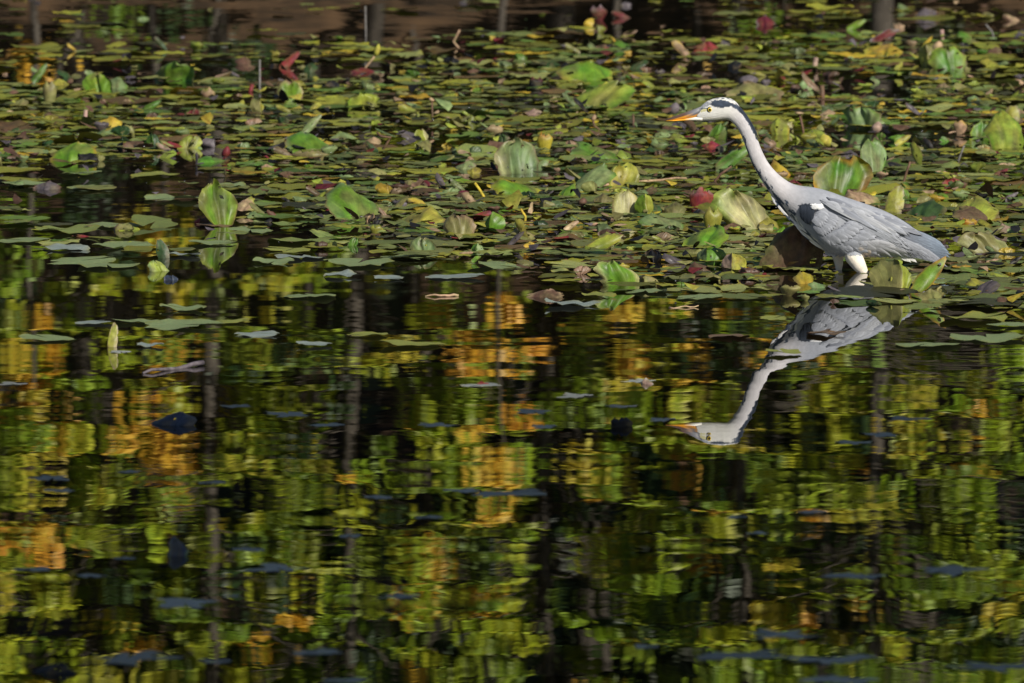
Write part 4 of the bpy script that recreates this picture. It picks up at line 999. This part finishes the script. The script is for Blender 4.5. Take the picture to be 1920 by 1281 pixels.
# feathers laid over the flanks
def surf(cx, cy):
    x, z = hp(cx, cy); i, t = section_of(np.array([x]), np.array([z])); t = min(.96, abs(float(t[0])))
    return DS[i[0], 4] * (1 - t ** 2.15) ** (1 / 2.15)
fr_ = random.Random(3)
def feather(name, parent, b, t, wd, sag, off, cb, ct, side, pointed=1.0, edge=1.25, nrow=9, shaft=.8, lift=.0):
    """one vane from b to t (sketch units); wd in sketch units; off: stacking height in metres"""
    b, t = np.array(b, float), np.array(t, float); d = t - b; ln = np.linalg.norm(d); d /= ln; nrm_ = np.array([d[1], -d[0]])
    V_, K_, U_ = [], [], []; cols = 7
    for j in range(nrow):
        f = j / (nrow - 1); pc = b + (t - b) * f + nrm_ * sag * math.sin(f * math.pi) * -1
        prof = min(1, .12 + f * 3.2) * (max(0, 1 - max(0, (f - .55) / .45) ** (2.2 / pointed))) ** (.55) + .02
        for i in range(cols):
            a = i / (cols - 1) * 2 - 1
            q = pc + nrm_ * a * wd / 2 * prof - d * abs(a) ** 2 * wd * .18 * f
            x, z = hp(*q); y = surf(*q) + off * .5 * min(1, .1 + f * 4) + .0012 * (1 - a * a) + lift * f
            V_.append((x - HX0, -y * side, z))
            k = np.array(cb) * (1 - f) + np.array(ct) * f
            k = k * (edge if abs(a) > .9 else 1.0) * (shaft if i == cols // 2 else 1.0)
            K_.append(np.clip(k * (1 + .05 * fr_.uniform(-1, 1)), .004, .9)); U_.append((f * ln / 25, a * wd * .35 + off * 900))
    obj(name, mesh('feather', V_, grid_faces(cols, nrow), K_, U_, M['plume']), parent)
BG, LG2, DK, BUFF = (.27, .285, .32), (.39, .40, .43), (.15, .16, .19), (.60, .51, .41)
def var(c, s=.14): k = 1 + fr_.uniform(-s, s); return tuple(v * k for v in c)
for side in (1, -1):
    fr_ = random.Random(3)
    wing = obj('wing', None, heron)
    # under tail and tail
    tl = obj('tail', None, heron) if side == 1 else tl
    for k, tp in enumerate([(1772, 1008), (1790, 1032), (1802, 1050), (1798, 1066), (1780, 1080)]):
        feather('feather', tl, (1500, 890 + k * 14), tp, 46, -6, .004 + .0012 * (4 - k), var(DK), (.20, .25, .32), side, .8, 1.3)
    # primaries
    for k, tp in enumerate([(1782, 1122), (1768, 1112), (1742, 1102), (1712, 1092), (1676, 1080), (1640, 1072), (1600, 1066)]):
        feather('feather', wing, (1330 - k * 6, 880 + k * 14), tp, 58 - k, -14, .007 + k * .0012, var(BG), (.31, .325, .365), side, .9, 1.15)
    # secondaries with buff tips along the lower edge
    for k in range(15):
        f = k / 14
        feather('feather', wing, (1010 + 290 * f, 905 + 40 * f), (1130 + 450 * f, 1060 + 8 * math.sin(f * 3.1)), 40, -10, .010 + .0006 * k, var(LG2, .08), BUFF if f < .55 else (.40, .405, .425), side, .8, 1.1)
    # greater, median and lesser coverts in overlapping rows
    for row, (r0, n_, fl, wd) in enumerate([(300, 13, 150, 52), (225, 13, 135, 48), (160, 11, 120, 44), (100, 9, 105, 40), (45, 6, 95, 36)]):
        for k in range(n_):
            f = (k + .5 * (row % 2)) / n_; an = R(12 + 58 * f); rad = r0 * (1 + .55 * (1 - f) * (row < 3)) * (1 - .20 * f)
            bx, by = 935 + rad * math.cos(an), 775 + rad * math.sin(an)
            da = R(14 + 36 * f); tx, ty = bx + fl * math.cos(da), by + fl * math.sin(da)
            if ty > 1045: tx -= (ty - 1045) * .6; ty = 1045 + fr_.uniform(-6, 6)
            feather('feather', wing, (bx, by), (tx, ty), wd, -4, .0135 + .0022 * row + .0004 * (k % 3), var((.27, .285, .325), .08), var((.35, .365, .405), .08), side, .6, 1.1, 7, .94)
    # tertials and long scapular plumes over the back
    for k in range(9):
        f = k / 8
        feather('feather', wing, (1120 + 120 * f, 800 + 20 * f), (1575 - 110 * f, 1020 - 110 * f + 30 * (k % 2)), 48, -26, .018 + .001 * k, var((.235, .25, .285)), var((.32, .335, .37)), side, .9, 1.35)
    for k in range(30):
        f = k / 29; ln = 230 + 110 * fr_.random()
        bx, by = 1010 + 330 * f + fr_.uniform(-12, 12), 690 + 105 * f + fr_.uniform(-8, 40) * (1 - .5 * f)
        da = R(19 + 12 * fr_.random()); dkk = fr_.random() < .3
        tp = (min(bx + ln * math.cos(da), 1655), by + ln * math.sin(da)); 
        feather('feather', wing, (bx, by), tp, 24 + 10 * fr_.random(), -7, .024 + .0006 * (k % 7), var(DK if dkk else BG, .15), var((.40, .41, .43) if not dkk else BG, .2), side, 1.3, 1.25, 8)
    for k in range(6):
        feather('feather', wing, (897 + 13 * k, 742 - 3 * (k % 2)), (914 + 9 * k, 842 + 12 * math.sin(k * .7)), 30, 0, .018 + .001 * k, SLATE, SLATE * .8, side, .8, 1.2, 7, 1.0)
    for k in range(4):
        feather('feather', wing, (950 + 8 * k, 752 - 2 * k), (1012 + 9 * k, 748 + 5 * (k % 2)), 24, 0, .03 + .002 * k, (.86, .86, .85), (.86, .86, .85), side, 1.0, 1.0, 6, 1.0)
    # breast plumes hanging over the shoulder and belly
    br = obj('breast_plumage', None, heron) if side == 1 else br
    for k in range(16):
        f = k / 15; bx, by = 722 + 205 * f, 694 + 238 * f
        L_ = 95 + 50 * fr_.random(); da = R(50 - 12 * f + fr_.uniform(-5, 5)); dkk = k % 4 == 1
        feather('feather', br, (bx, by), (bx + L_ * math.cos(da), by + L_ * math.sin(da)), 13 + 8 * fr_.random(), 4, .004 + .0008 * (k % 3), SLATE * 2.5 if dkk else (.66, .65, .66), SLATE * 2 if dkk else (.78, .77, .76), side, 1.4, 1.1, 7)
    for k in range(3):
        cr_ = obj('crest_plume', None, heron) if (side == 1 and k == 0) else cr_
        feather('feather', cr_, (505 + 12 * k, 135 + 22 * k), (632 + 10 * k, 335 + 14 * k), 9, -16, .001, SLATE * 1.3, SLATE * 1.3, side, 1.5, 1.0, 10)
    for k in range(4):
        feather('feather', tl, (1480 + 12 * k, 1035), (1545 + 18 * k, 1090 + 6 * (k % 2)), 24, 0, .003, WHITE, WHITE, side, 1.3, 1.0, 6)
